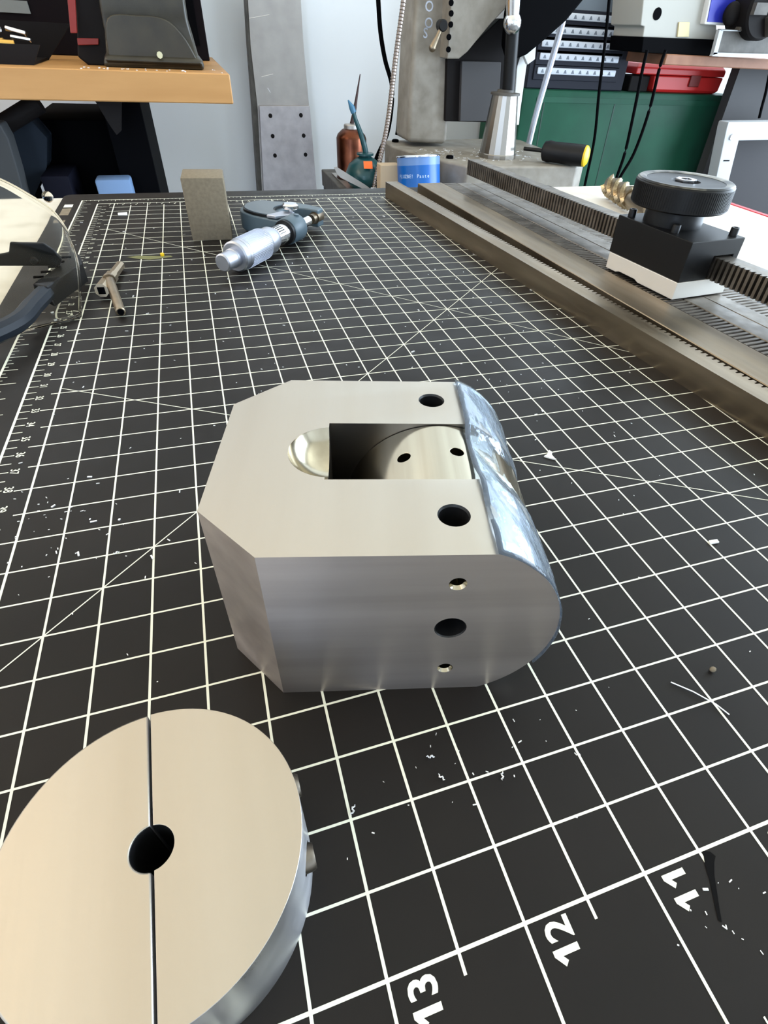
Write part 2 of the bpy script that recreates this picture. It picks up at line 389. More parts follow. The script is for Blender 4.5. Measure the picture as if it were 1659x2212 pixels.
# split collars: one sits in the fork, one lies in front
def collar(name, label, cat, r=.9, h=.83, hole=.127, gap=.017, screws=False, rim=None):
    t = thing(name, label, cat)
    for sgn in (1, -1):
        P = [(sgn * gap / 2, -math.sqrt(r * r - gap * gap / 4))]
        n = 48
        a0_ = math.asin(gap / 2 / r)
        for i in range(n + 1):
            a = -PI / 2 + a0_ + (PI - 2 * a0_) * i / n
            P.append((sgn * r * math.cos(a), r * math.sin(a)))
        P = P[1:]
        m = 20; b0_ = math.asin(gap / 2 / hole)
        for i in range(m + 1):
            a = PI / 2 - b0_ - (PI - 2 * b0_) * i / m
            P.append((sgn * hole * math.cos(a), hole * math.sin(a)))
        o = MB().prism(P, 0, h).build('half_disc', M_alu, t, smooth=30)
        o.data.materials.append(rim or M_polish)
        for p in o.data.polygons:
            if abs(p.normal.z) < .5: p.material_index = 1
        o.data.materials.append(M_bore)
        for p in o.data.polygons:
            if abs(p.normal.z) < .5 and math.hypot(p.center.x, p.center.y) < .2 * S: p.material_index = 2
        if sgn > 0:
            cs = [MB().cyl((.3, y, h / 2), (1.2, y, h / 2), .062 if not screws else .1, n=24).build('c', M_polish, t) for y in (.24, -.24)]
            boolean(o, cs)
        q = o.modifiers.new('bevel', 'BEVEL'); q.width = .012 * S; q.segments = 2; q.limit_method = 'ANGLE'; q.angle_limit = math.radians(50)
    if screws:
        for y in (.24, -.24):
            s = MB().lathe([(0, 0), (.062, 0), (.062, .42), (.088, .42), (.088, .53), (.076, .552), (.045, .552), (.045, .47), (0, .47)], 24, T(.355, y, h / 2) @ Matrix.Rotation(PI / 2, 4, 'Y'), closed=False).build('clamp_screw', M_steel_d, t)
    return t
cd = collar('split_collar', 'split aluminium disc with a dark centre bore lying flat at bottom left', 'collar', r=.892, h=.87, screws=True, rim=pm('turned_aluminium', (204, 204, 208), .30, 1, aniso=.8, rvary=(2, .26, .36)))
cd.location = Vector((-14.222, .922, 0)) * S; cd.rotation_euler = (0, 0, .042)
dr = collar('split_collar', 'polished aluminium drum with two small holes seated in the block fork slot', 'collar', r=.895, h=.826)
ax = (Matrix.Rotation(BA, 4, 'Z') @ T(1.47, .877, .912)); ax.translation = (Matrix.Translation((-13.34, 2.23, 0)) @ Matrix.Rotation(BA, 4, 'Z') @ Vector((1.47, .877, .912))) * S
# local z -> block width direction, local x (screw side) -> up, a little toward the back of the slot
ang = math.radians(97.8)
xv = Vector((math.cos(ang), 0, math.sin(ang))); zv = Vector((0, 1, 0)); yv = zv.cross(xv)
B = Matrix((xv, yv, zv)).transposed().to_4x4()
rot = Matrix.Rotation(BA, 4, 'Z') @ B
dr.rotation_euler = rot.to_euler(); dr.location = ax.translation

# ================================================================== gauge stone and micrometer
gb = thing('sharpening_stone', 'small grey brown rectangular stone standing on end beside the micrometer', 'stone', (-13.72, 16.5, 0), -.06)
MB().box((0, 0, 0), (1.06, 1.16, 1.5), bev=.03, seg=2).build('stone_body', M_stone, gb)

mc = thing('micrometer', 'outside micrometer with satin thimble and blue grey frame lying on the mat', 'micrometer', (-13.09, 13.27, 0), math.atan2(.788, .615))
AX = Matrix.Translation((0, 0, .37)) @ Matrix.Rotation(PI / 2, 4, 'Y')
def turn(name, prof, mat, n=40): return MB().lathe(prof, n, AX, closed=False).build(name, mat, mc)
turn('ratchet_stop', [(0, 0), (.17, 0), (.2, .03), (.2, .38), (.215, .40), (.215, .5), (0, .5)], M_satin)
fl = MB().lathe([(0, .5), (.31, .5), (.345, .54), (.345, .7), (0, .7)], 40, AX, closed=False).build('thimble_collar', M_satin, mc)
kn = MB()
pr = [(0, .7), (.35, .7), (.355, .74), (.355, 1.75), (.33, 1.8), (.315, 1.8), (.315, 2.1), (.25, 2.28), (0, 2.28)]
kn.lathe(pr, 72, AX, closed=False)
kn.build('thimble', M_satin, mc)
m = MB()
for i in range(60):
    a = 2 * PI * i / 60
    m.box((.352, -.008, .8), (.362, .008, 1.7), M=AX @ RZ(a))
tag(m.build('knurling', M_satin, mc, smooth=0), kind='stuff')
turn('sleeve', [(0, 2.2), (.24, 2.2), (.24, 2.95), (0, 2.95)], M_chrome)
m = MB()
for i in range(9): m.box((.24, -.01, 2.32), (.244, .01, 2.6), M=AX @ RZ(2 * PI * i / 25 + 2.2))
m.build('thimble_scale', M_blackox, mc, smooth=0)
turn('seal_ring', [(0, 2.86), (.3, 2.86), (.3, 2.98), (0, 2.98)], M_blackpl)
turn('frame_hub', [(0, 2.96), (.31, 2.96), (.335, 3.0), (.335, 3.55), (.31, 3.6), (0, 3.6)], M_micblue)
turn('spindle', [(0, 3.6), (.125, 3.6), (.125, 4.25), (0, 4.25)], M_chrome)
turn('anvil', [(0, 4.42), (.125, 4.42), (.125, 4.62), (.16, 4.62), (.16, 4.95), (.13, 5.0), (0, 5.0)], M_steel)
def spl(P, n=6):
    out = []
    for i in range(len(P) - 1):
        p0, p1, p2, p3 = (Vector(P[max(i - 1, 0)]), Vector(P[i]), Vector(P[i + 1]), Vector(P[min(i + 2, len(P) - 1)]))
        for k in range(n):
            t = k / n
            out.append(tuple(.5 * ((2 * p1) + (-p0 + p2) * t + (2 * p0 - 5 * p1 + 4 * p2 - p3) * t * t + (-p0 + 3 * p1 - 3 * p2 + p3) * t ** 3)))
    return out + [tuple(P[-1])]
outer = spl([(3.05, .1), (3.12, .7), (3.2, 1.2), (3.5, 1.75), (4.1, 1.98), (4.75, 1.75), (5.1, 1.1), (5.12, .5), (4.98, -.12)])
inner = spl([(4.62, -.12), (4.64, .3), (4.5, .64), (4.2, .78), (3.9, .70), (3.7, .45), (3.6, .1)])
MB().prism(outer + inner, .12, .58).build('frame', M_micblue, mc, bevel=.05)
op = spl([(3.2, .62), (3.26, 1.15), (3.54, 1.66), (4.1, 1.88), (4.6, 1.68)]); ip = spl([(4.66, .95), (4.4, .86), (4.1, .92), (3.8, .78), (3.6, .5)])
MB().prism(op + ip, .58, .64).build('grip_rim', M_blackpl, mc)
op = spl([(3.24, .66), (3.3, 1.14), (3.57, 1.62), (4.1, 1.84), (4.56, 1.65)]); ip = spl([(4.6, 1.0), (4.4, .91), (4.1, .97), (3.78, .83), (3.58, .56)])
MB().prism(op + ip, .64, .66).build('grip_plate', M_micgrip, mc)
MB().prism([(3.12, .38), (3.12, .66), (3.68, .5), (3.78, .16), (3.5, .1)], .60, .68).build('lock_lever', M_satin, mc, bevel=.02)
MB().lathe([(0, .58), (.06, .58), (.06, .74), (.2, .74), (.22, .77), (.22, .83), (.17, .87), (0, .87)], 28, T(3.8, .28, 0), closed=False).build('lock_knob', M_chrome, mc)
MB().cyl((3.42, -.1, .66), (3.42, -.1, .72), .07).build('frame_screw', M_micblue, mc)

# ================================================================== small tap wrench beside the ruler
tw = thing('tap_wrench', 'small steel chuck key of two crossed rods lying left of the stone', 'hand tool', (-15.5, 12.9, 0))
sq = .12
p0 = Vector((-.14, -.42, .2)); p1 = Vector((.10, 1.5, .115))
d = (p1 - p0).normalized(); sx = d.cross(Vector((0, 0, 1))).normalized(); sz = sx.cross(d)
def sec(c, r, k=.45): return [c + sx * a * r + sz * b * r for a, b in ((1, k), (k, 1), (-k, 1), (-1, k), (-1, -k), (-k, -1), (k, -1), (1, -k))]
MB().loft([sec(p0, .13), sec(p0 + d * 1.0, .125), sec(p0 + d * 1.06, .095), sec(p1 - d * .04, .09), sec(p1, .07)]).build('square_barrel', pm('worn_plated_steel', (196, 180, 156), .34, 1), tw, smooth=20)
MB().box((-.07, -.012, -.07), (.07, .0, .07), M=Matrix.Translation(p0 - d * .002) @ d.to_track_quat('Y', 'Z').to_matrix().to_4x4()).build('barrel_socket', M_black, tw, smooth=0)
MB().cyl((-.0, .05, .26), (.27, -1.45, .11), .095, n=20, bev=.02).build('handle_rod', M_steel, tw)
MB().cyl((-.01, .1, .265), (.0, .03, .258), .125, n=20).build('rod_collar', M_steel, tw)
MB().cyl((.262, -1.4, .115), (.2725, -1.462, .109), .06, n=16).build('rod_bore', M_black, tw)

# ================================================================== safety glasses at the left edge
gl = thing('safety_glasses', 'clear safety glasses with black frame lying folded at the left edge', 'glasses', (-16.3, 13, 0))
O = Vector((-16.3, 13, 0))
def rel(P): return [tuple(Vector(p) - O) for p in P]
up = [at(148, 514, 14.5), at(140, 492, 14.7), at(112, 455, 15.0), at(60, 420, 15.2), at(0, 388, 15.4), at(-70, 366, 15.4), at(-160, 370, 15)]
lo = [Vector((-16.0, 11.55, .05)), Vector((-16.2, 11.38, .05)), Vector((-16.55, 11.2, .06)), Vector((-17.0, 10.9, .08)), Vector((-17.5, 10.6, .1)), Vector((-18.3, 10.3, .15)), Vector((-19.3, 10.1, .2))]
rows = []
N = 14
ups = [Vector(p) for p in spl([tuple(p) for p in up], 5)]; los = [Vector(p) for p in spl([tuple(p) for p in lo], 5)]
for i in range(N + 1):
    t = i / N; rows.append([tuple(a.lerp(b, t) + Vector((.34, -.1, .42)) * math.sin(PI * t) * .4 - O) for a, b in zip(ups, los)])
MB().grid(rows).build('lens', M_clear, gl, smooth=80, solid=.06)
MB().tube(rel(ups), .035, 8).build('lens_rim', M_clear, gl)
MB().loft([[tuple(Vector(p) - O) for p in s] for s in (
    [(-16.12, 14.0, .16), (-16.12, 14.0, .5), (-16.32, 14.15, .56), (-16.36, 14.1, .3)],
    [(-16.0, 13.35, .1), (-16.0, 13.35, .5), (-16.3, 13.45, .56), (-16.36, 13.4, .3)],
    [(-16.48, 11.95, .1), (-16.48, 11.95, .52), (-16.74, 12.05, .56), (-16.78, 12.05, .3)])]).build('brow_bar', M_blackpl, gl, bevel=.03)
rim = [(-16.58, 12.05, .36), (-16.7, 11.4, .36), (-16.85, 10.6, .36), (-17.4, 9.8, .38), (-18.2, 9.1, .4), (-19.2, 8.8, .45)]
MB().tube(rel(spl(rim, 5)), .17, 10).build('frame_rim', pm('dark_blue_rubber', (22, 28, 36), .5, spec=.3), gl)
arm = [at(-60, 552, 13.1), at(-60, 580, 13.1), at(0, 574, 13.1), at(130, 574, 13.1), at(134, 560, 13.1), at(118, 540, 13.1), at(94, 524, 13.1), at(22, 523, 13.1), at(20, 545, 13.1), at(0, 549, 13.1)]
MB().prism([(p.x + 16.3, p.z) for p in arm], .05, .14, 'y').build('temple_arm', M_blackox, gl, bevel=.025)
pc = at(75, 562, 13.1)
MB().lathe([(0, 0), (.07, 0), (.085, .03), (.06, .07), (0, .08)], 20, T(pc.x + 16.3, .05, pc.z) @ Matrix.Rotation(PI / 2, 4, 'X'), closed=False).build('hinge_screw', M_blackpl, gl)
MB().tube(rel([Vector(r_[0]) + O for r_ in rows]), .03, 8).build('lens_edge', M_clear, gl)
MB().tube(rel(los), .03, 8).build('lens_edge', M_clear, gl)
for k_ in range(5):
    MB().box((-.13, -.03, 0), (.05, .03, .03), M=T(.02 - .09 * k_, .6 - .3 * k_, .545)).build('vent_slot', M_black, gl, smooth=0)
pc = at(103, 425, 15.6)
MB().sphere(tuple(pc - O), .12, (1, .8, 1), 14, 8).build('nose_tip', M_clear, gl)

# ================================================================== gear racks and the slide on the right
RA = math.atan2(-.9958, .0915)
PITCH = .1309
def rack_profile(L, base, tip, s0=0):
    P = [(s0, 0), (s0, base)]
    n = int(L / PITCH)
    for i in range(n):
        s = s0 + i * PITCH
        P += [(s + .004, base), (s + .022, tip), (s + .090, tip), (s + .108, base)]
    P += [(s0 + L, base), (s0 + L, 0)]
    return P
def rack(name, label, o0, o1, h, teeth, s0=0, L=21, z0=0, rz=0, mat=None, tmat=None, depth=.085, group=None):
    t = thing(name, label, 'gear rack', (-6.9, 20.9, z0), RA + rz, group)
    if teeth == 'up':
        MB().prism(rack_profile(L, h - depth, h, s0), o0, o1, 'y').build('rack_body', mat or M_steel, t, smooth=0)
    elif teeth == 'far':
        P = rack_profile(L, o1 - o0 - depth, o1 - o0, s0)
        MB().prism([(a, o0 + b) for a, b in P], 0, h, 'z').build('rack_body', mat or M_steel, t, smooth=0, bevel=0)
    elif teeth == 'near':
        P = rack_profile(L, o1 - o0 - depth, o1 - o0, s0)
        MB().prism([(a, o1 - b) for a, b in P], 0, h, 'z').build('rack_body', mat or M_steel, t, smooth=0)
    else:
        MB().box((s0, o0, 0), (s0 + L, o1, h), bev=.014).build('bar_body', mat or M_steel, t, smooth=0)
    return t
rack('gear_rack', 'long steel gear rack lying on its side, nearest to the aluminium block', 0, .46, .49, 'far')
RG = -.036
rack('steel_bar', 'plain long steel bar between the nearest rack and the toothed strips', 1.09, 2.03, .49, None, s0=.4, L=16.6, rz=RG)
rack('gear_rack', 'flat steel gear rack with teeth up under the aluminium slide plate', 2.035, 2.545, .49, 'up', s0=.5, L=16.6, rz=RG, mat=M_steel_d)
rack('steel_bar', 'narrow dark flat steel bar just right of the teeth under the slide', 2.55, 3.09, .50, None, s0=.6, L=16.6, rz=RG, mat=M_steel_d)
rack('steel_bar', 'narrow dark flat steel bar directly under the raised gear rack', 3.105, 3.60, .50, None, s0=.7, L=16.6, rz=RG, mat=M_steel_d)
rack('gear_rack', 'flat steel gear rack lying farthest right beside the white table top', 3.605, 4.13, .49, 'up', s0=.8, L=16.6, rz=RG, mat=M_steel_d)
rack('gear_rack', 'raised steel gear rack running through the black slide block, teeth facing left', 2.56, 3.0, .44, 'near', s0=1.28, L=19, z0=.875, mat=M_steel_d)
sl = thing('rack_slide', 'black slide block with big round knob on an aluminium plate over the racks', 'slide', (-6.9, 20.9, 0), RA)
MB().prism([(10.15, .52), (10.5, .52), (10.62, .56), (11.15, .56), (11.27, .52), (12.36, .52), (12.36, .873), (10.15, .873)], 1.73, 3.24, 'y').build('base_plate', pm('bead_blasted_aluminium', (226, 222, 214), .55, .7), sl, bevel=.015)
MB().prism([(1.73, .88), (2.5, .88), (2.5, 1.34), (3.06, 1.34), (3.06, .88), (3.22, .88), (3.22, 1.66), (1.73, 1.66)], 10.12, 12.36, 'x').build('slide_block', M_blackox, sl, bevel=.015)
MB().lathe([(0, 1.66), (.62, 1.66), (.62, 1.95), (.6, 2.0), (0, 2.0)], 48, T(11.0, 2.47, 0), closed=False).build('knob_stem', M_blackox, sl)
kn = MB().lathe([(0, 2.0), (.96, 2.0), (1.0, 2.03), (1.0, 2.44), (.96, 2.49), (.86, 2.49), (.82, 2.47), (.3, 2.46), (.28, 2.40), (0, 2.40)], 72, T(11.0, 2.47, 0), closed=False).build('knob', M_blackox, sl)
m = MB()
for i in range(120): m.box((.998, -.011, 2.05), (1.006, .011, 2.42), M=T(11, 2.47, 0) @ RZ(2 * PI * i / 120))
tag(m.build('knob_knurl', M_blackox, sl, smooth=0), kind='stuff')
MB().lathe([(0, 2.40), (.22, 2.40), (.22, 2.5), (.12, 2.5), (.12, 2.43), (0, 2.43)], 6, T(11, 2.47, 0), closed=False).build('knob_bolt', M_chrome, sl, smooth=0)
for s_, o_ in ((10.34, 1.9), (12.16, 3.06), (11.66, 1.92)):
    MB().lathe([(0, 1.655), (.085, 1.655), (.085, 1.80), (.075, 1.815), (.045, 1.815), (.045, 1.75), (0, 1.75)], 18, T(s_, o_, 0), closed=False).build('cap_screw', M_blackox, sl)

MB().lathe([(.80, 2.475), (.87, 2.497), (.95, 2.497), (.985, 2.47)], 72, T(11, 2.47, 0), closed=False).build('worn_rim', pm('worn_rim_steel', (150, 146, 136), .4, .8, vary=(1.1, .4, .55), rgb2=(40, 40, 40)), sl)
# end mill lying on the table behind
em = thing('end_mill', 'worn fluted end mill cutter lying on the white table behind the racks', 'cutter', (2.3, 20.35, -.12), -1.82)
m = MB()
n = 40; NF = 4; rows = []
for i in range(n + 1):
    xx = i / n * 2.3; tw_ = xx * 2.2; row = []
    for j in range(33):
        a = 2 * PI * j / 32; ph = (a * NF / (2 * PI) - tw_ * NF / (2 * PI)) % 1
        r = .42 * (1 - .34 * (ph ** .7)); row.append((xx, r * math.cos(a), .43 + r * math.sin(a)))
    rows.append(row)
m.grid(rows); m.bm.faces.new([m.bm.verts.new(p) for p in rows[0][:-1]]); m.bm.faces.new([m.bm.verts.new(p) for p in rows[-1][:-1]])
m.build('flutes', M_goldchip, em, smooth=25)
MB().cyl((2.3, 0, .43), (4.0, 0, .43), .3, n=24, bev=.03).build('shank', M_steel, em)

# ================================================================== scraps and swarf on the mat
def scrap(name, label, cat, loc, pts, mat, th=.02, rz=0, group=None):
    o = MB().prism(pts, 0, th).build(name, mat, None, smooth=0); o.location = Vector(loc) * S; o.rotation_euler = (0, 0, rz); return tag(o, label, cat, group)
scrap('paper_scrap', 'torn white star shaped scrap right of the block', 'scrap', (-9.05, 4.9, .004), [(-.09, .02), (-.02, .05), (.06, .14), (.08, .08), (.03, .0), (.05, -.1), (-.02, -.05)], M_paper)
scrap('paper_scrap', 'small white rectangular scrap on the right part of the mat', 'scrap', (-7.94, 2.75, .004), [(-.07, -.02), (.06, -.03), (.07, .02), (-.05, .03)], M_paper)
scrap('paper_scrap', 'small white scrap near the far left corner of the mat', 'scrap', (-15.66, 19.6, .004), [(-.14, -.14), (.12, -.16), (.1, .14), (-.16, .1)], M_paper)
scrap('yellow_pellet', 'tiny bright yellow pellet on the chalk smear', 'pellet', (-14.5, 15.34, .004), [(.05 * math.cos(a / 8 * 2 * PI), .08 * math.sin(a / 8 * 2 * PI)) for a in range(8)], M_yellow, th=.05)
pb = MB().sphere((0, 0, .03), .035, (1, .8, .8), 10, 6).build('grit_pebble', M_stone); pb.location = Vector((-9.27, 1.26, 0)) * S; tag(pb, 'tiny dark pebble on the right front part of the mat', 'pebble')
ws = MB().tube([(-9.76, 1.27, .015), (-9.62, 1.12, .02), (-9.5, .95, .02), (-9.45, .83, .015)], .006, 6).build('wire_strand', M_shav); tag(ws, 'thin bright wire strand at the right front of the mat', 'wire')
def curl(loc, rz, sc_, label):
    pts = [(sc_ * (-.07 + .02 * i), sc_ * .02 * math.sin(i * 1.7), .012 + sc_ * .008 * (1 + math.cos(i * 1.7))) for i in range(8)]
    o = MB().tube(pts, [.003, .006, .008, .008, .007, .008, .006, .003], 5).build('metal_shaving', M_shav); o.location = Vector(loc) * S; o.rotation_euler = (0, 0, rz)
    return tag(o, label, 'shaving', 'metal shavings on the mat')
curl((-12.24, 1.275, 0), -.2, .5, 'curled silver shaving in the square below the block')
curl((-12.97, 1.06, 0), 1.1, .6, 'curled silver shaving on a grid crossing right of the split disc')
curl((-12.21, 1.09, 0), 2.2, .5, 'small silver shaving beneath the curled one below the block')
curl((-11.72, .95, 0), 1.2, .5, 'small bright shaving on the front part of the mat below the rounded end')
curl((-14.9, 4.5, 0), .4, .5, 'bright shaving left of the block chamfer')
fl = MB()
rnd = random.Random(3)
for i in range(330):
    if i < 130: x, y = rnd.uniform(-16.8, -5.5), rnd.uniform(-.9, 20)
    elif i < 180: x, y = rnd.gauss(-15.6, .4), rnd.gauss(5.2, .5)
    elif i < 205: x, y = rnd.gauss(-11.9, .6), rnd.gauss(1.0, .4)
    elif i < 220: x, y = rnd.gauss(-10.6, .2), rnd.gauss(-.35, .15)
    else: x, y = rnd.uniform(-16, -7), rnd.uniform(3, 14)
    if -14.0 < x < -10.7 and 1.7 < y < 5 or (x + 14.22) ** 2 + (y - .92) ** 2 < 1: continue
    r = rnd.uniform(.003, .008) * (1 + max(0, y) * .07) * (1.7 if rnd.random() < .12 else 1); a = rnd.uniform(0, 6.3); e = rnd.uniform(.8, 2.4)
    fl.box((-r * e, -r * .6, 0), (r * e, r * .6, r * .7), M=T(x, y, .0012) @ RZ(a))
tag(fl.build('swarf_specks', M_shav, None, smooth=0), 'tiny pale metal and dust specks scattered over the mat', 'swarf', kind='stuff')

# ================================================================== machine stand with oil cans, paste tin and the drill press
SZ = -4.6
st = thing('machine_stand', 'low steel stand behind the table carrying the grey drill press', 'stand', (6, 48, FZ))
MB().box((-9.2, -9.5, 28.2), (10.2, 4.8, 29.4), bev=.05).build('stand_top', M_castd, st)
for x in (-8.2, 9.2):
    for y in (-8.5, 3.8): MB().box((x - .9, y - .9, 0), (x + .9, y + .9, 28.2)).build('leg', M_greyp, st, smooth=0)
# tray
ty = 43.3
tr = thing('drip_tray', 'bent sheet metal drip tray holding the oil cans', 'tray', (-1.3, ty, SZ))
p = lambda u, v: at(u, v, ty) - Vector((-1.3, ty, SZ))
q0 = p(722, 362)
MB().prism([(v.x, v.z) for v in (p(722, 362), p(728, 361), p(790, 400), p(802, 409), p(792, 412), p(752, 392), p(736, 384), p(728, 376))], -.05, .12, 'y').build('tray_front', M_plate, tr, smooth=0)
MB().box((q0.x + 1.3, .12, .02), (q0.x + 4.9, 7.4, .095)).build('tray_floor', M_plate, tr, smooth=0)
sw = MB()
for i in range(70):
    x, y = rnd.uniform(q0.x + 2.6, q0.x + 4.4), rnd.uniform(-.2, .2); sw.box((-.1, -.03, 0), (.1, .03, .03), M=T(x, y, .1 + rnd.uniform(0, .35)) @ RZ(rnd.uniform(0, 6)) @ Matrix.Rotation(rnd.uniform(-.6, .6), 4, 'X'))
sw = sw.build('tray_swarf', M_shav, None, smooth=0); sw.location = Vector((-1.3, ty, SZ)) * S
tag(sw, 'bright metal chips lying in the drip tray', 'swarf', kind='stuff')
# copper oiler
cy = 48.6
c0_ = at(759, 300, cy); zsh = at(757, 290, cy).z; ztop = at(757, 272, cy).z
oc = thing('copper_oiler', 'tall copper oil can with grey cap and long thin spout', 'oil can', (c0_.x, cy, SZ + .1))
h1 = zsh - SZ - .1; h2 = ztop - SZ - .1
MB().lathe([(0, 0), (1.2, 0), (1.25, .06), (1.2, .12), (1.16, .2), (1.16, h1 - .25), (1.05, h1), (.7, h1 + .3), (.52, h1 + .38), (0, h1 + .38)], 40, closed=False).build('can_body', M_copper, oc)
MB().lathe([(0, h1 + .36), (.56, h1 + .36), (.56, h2 + .05), (.5, h2 + .12), (0, h2 + .18)], 28, T(0, 0, 0), closed=False).build('screw_cap', M_plate, oc)
tip = at(778, 160, cy) - Vector((c0_.x, cy, SZ + .1))
MB().tube([(0.05, 0, h2 + .1), (tip.x * .3, 0, h2 + .3 + (tip.z - h2) * .12), (tip.x * .55, 0, h2 + (tip.z - h2) * .5), tuple(tip)], [.16, .15, .1, .035], 10).build('spout', pm('dark_spout', (60, 44, 42), .4, .6), oc)
# teal oiler
ty2 = 45.2
c1_ = at(789, 372, ty2); rt = (at(832, 372, ty2).x - at(742, 372, ty2).x) / 2 * .92
ot = thing('teal_oiler', 'round teal oil can with orange sticker and bent spout', 'oil can', (c1_.x, ty2, SZ + .1))
zc = at(789, 375, ty2).z - SZ - .1
zn = at(790, 334, ty2).z - SZ - .1
MB().lathe([(0, 0), (rt * .7, 0), (rt * .9, zc * .35), (rt, zc * .8), (rt * .97, zc * 1.1), (rt * .8, zc + (zn - zc) * .5), (rt * .5, zc + (zn - zc) * .78), (.42, zn - .1), (0, zn - .1)], 40, closed=False).build('can_body', M_teal, ot)
MB().lathe([(0, zn - .12), (.44, zn - .12), (.46, zn - .05), (.62, zn - .02), (.62, zn + .1), (.3, zn + .14), (0, zn + .14)], 28, closed=False).build('collar', M_teal, ot)
o0_ = Vector((c1_.x, ty2, SZ + .1))
MB().tube([(.05, 0, zn + .1), tuple(at(787, 315, ty2) - o0_), tuple(at(778, 285, ty2) - o0_), tuple(at(768, 258, ty2) - o0_), tuple(at(763, 240, ty2) - o0_)], [.2, .2, .17, .14, .13], 10).build('spout', M_teal, ot)
MB().tube([tuple(at(764, 243, ty2) - o0_), tuple(at(760, 232, ty2) - o0_), tuple(at(752, 216, ty2) - o0_)], [.2, .2, .04], 10).build('spout_tip', pm('blue_tip', (60, 110, 140), .4), ot)
ps = at(796, 357, ty2 - rt) - o0_
rows = []
for i in range(5):
    rows.append([(ps.x - .32 + .64 * j / 4, -math.sqrt(max(.01, (rt * 1.0) ** 2 - (ps.x - .32 + .64 * j / 4) ** 2)) * (.985 - .10 * i / 4) - .02, ps.z - .22 + .44 * i / 4) for j in range(5)])
MB().grid(rows).build('price_sticker', M_orange, ot)
# paste tin
ty3 = 41.5
pl_, pr_ = at(863, 348, ty3), at(955, 340, ty3)
tn = thing('paste_tin', 'blue and white paste tin standing before the drill press base', 'tin', ((pl_.x + pr_.x) / 2, ty3, SZ))
tn.rotation_euler = (math.radians(-9), math.radians(-2), 0); tn.location.z += .27 * S
rt = (pr_.x - pl_.x) / 2; zt = pl_.z - SZ
rt *= .96
MB().lathe([(0, 0), (rt + .04, 0), (rt + .04, .08), (rt, .1), (rt, zt * .78)], 48, closed=False).build('label_band', M_tinblue, tn)
MB().lathe([(rt, zt * .78), (rt, zt - .06)], 48, closed=False).build('label_top', M_tinpale, tn)
MB().lathe([(rt, zt - .07), (rt + .05, zt - .05), (rt + .05, zt + .02), (rt, zt + .05), (rt - .08, zt - .04)], 48, closed=False).build('tin_rim', M_chrome, tn)
MB().lathe([(rt - .08, zt - .04), (0, zt - .04)], 48, closed=False).build('tin_lid', M_castd, tn)
def arc_text(txt, size, r, z, a0, parent, mat):
    a = a0
    for ch in txt:
        if ch != ' ':
            Mx = Matrix.Rotation(a, 4, 'Z') @ T(r, 0, z) @ Matrix.Rotation(PI / 2, 4, 'Z') @ Matrix.Rotation(PI / 2, 4, 'X')
            text_mesh(ch, size, mat, parent, Mx, 'printed_letter', .01)
        a += size * .62 / r
    return a
va = math.atan2(CAM.y - ty3, CAM.x - (pl_.x + pr_.x) / 2)
arc_text('FLUZBE! Paste', .30, rt + .004, zt * .47, va - 1.05, tn, pm('tin_white_print', (186, 206, 232), .4))
bx = thing('wood_offcut', 'small pale wooden block peeking out left of the paste tin', 'block', (pl_.x - .55, ty3 + 1.4, SZ))
MB().box((-.55, -.5, 0), (.9, .5, at(850, 356, ty3 + 1).z - SZ), bev=.03).build('offcut_body', pm('pale_wood', (190, 168, 140), .7), bx)

# drill press -------------------------------------------------------
dp = thing('drill_press', 'grey cast iron bench drill press with chrome feed lever behind the racks', 'drill press', (6, 48, SZ))
D0 = Vector((6, 48, SZ))
BT = -2.5
bp = [(z_.x - 6, z_.y - 48) for z_ in (Vector((2.3, 52.5, 0)), Vector((2.1, 49.5, 0)), Vector((4.2, 43.2, 0)), Vector((5.2, 41.2, 0)), Vector((14.0, 40.6, 0)), Vector((15.2, 41.6, 0)), Vector((15.6, 54, 0)))]
MB().prism(bp, 0, BT - SZ).build('base', M_cast, dp, bevel=.18)
yc = 49
cpoly = pz([(904, -60), (986, -60), (984, 100), (966, 312), (880, 308), (886, 200), (898, 0)], yc)
MB().prism([(x - 6, z - SZ) for x, z in cpoly], yc - 48, yc - 48 + 3.4, 'y').build('column', M_cast, dp, bevel=.35)
hp = pz([(976, -60), (1190, -60), (1135, -18), (1096, 15), (1060, 52), (1010, 112), (992, 127), (966, 127), (972, 50)], yc - 1.6)
MB().prism([(x - 6, z - SZ) for x, z in hp], yc - 49.6, yc - 48 + 1.2, 'y').build('head_casting', M_cast, dp, bevel=.08)
for u, v in ((975, 6), (975, 29), (974, 53), (970, 80), (969, 107)):
    c = at(u, v, yc - 1.6) - D0
    MB().cyl((c.x, c.y - .02, c.z), (c.x, c.y + .1, c.z), .17, n=16).build('bolt', M_black, dp)
# dark back plate and slide under the head
bpz = pz([(966, 127), (990, 127), (1080, 40), (1150, 40), (1122, 130), (1082, 265), (962, 262)], yc - .4)
MB().prism([(x - 6, z - SZ) for x, z in bpz], yc - 48.4, yc - 48 + .8, 'y').build('slide_way', M_vised, dp, bevel=.05)
gp = pz([(998, 132), (1083, 134), (1076, 262), (994, 262)], yc - .8)
MB().prism([(x - 6, z - SZ) for x, z in gp], yc - 48.8, yc - 48.4, 'y').build('grey_plate', M_greyp, dp, bevel=.05)
mp = pz([(1110, 30), (1130, -60), (1300, -60), (1262, 0), (1225, 45), (1180, 85), (1140, 118), (1112, 130), (1104, 100)], yc - 3.2)
MB().prism([(x - 6, z - SZ) for x, z in mp], yc - 51.2, yc - 49.4, 'y').build('belt_cover', M_black, dp, bevel=.2)
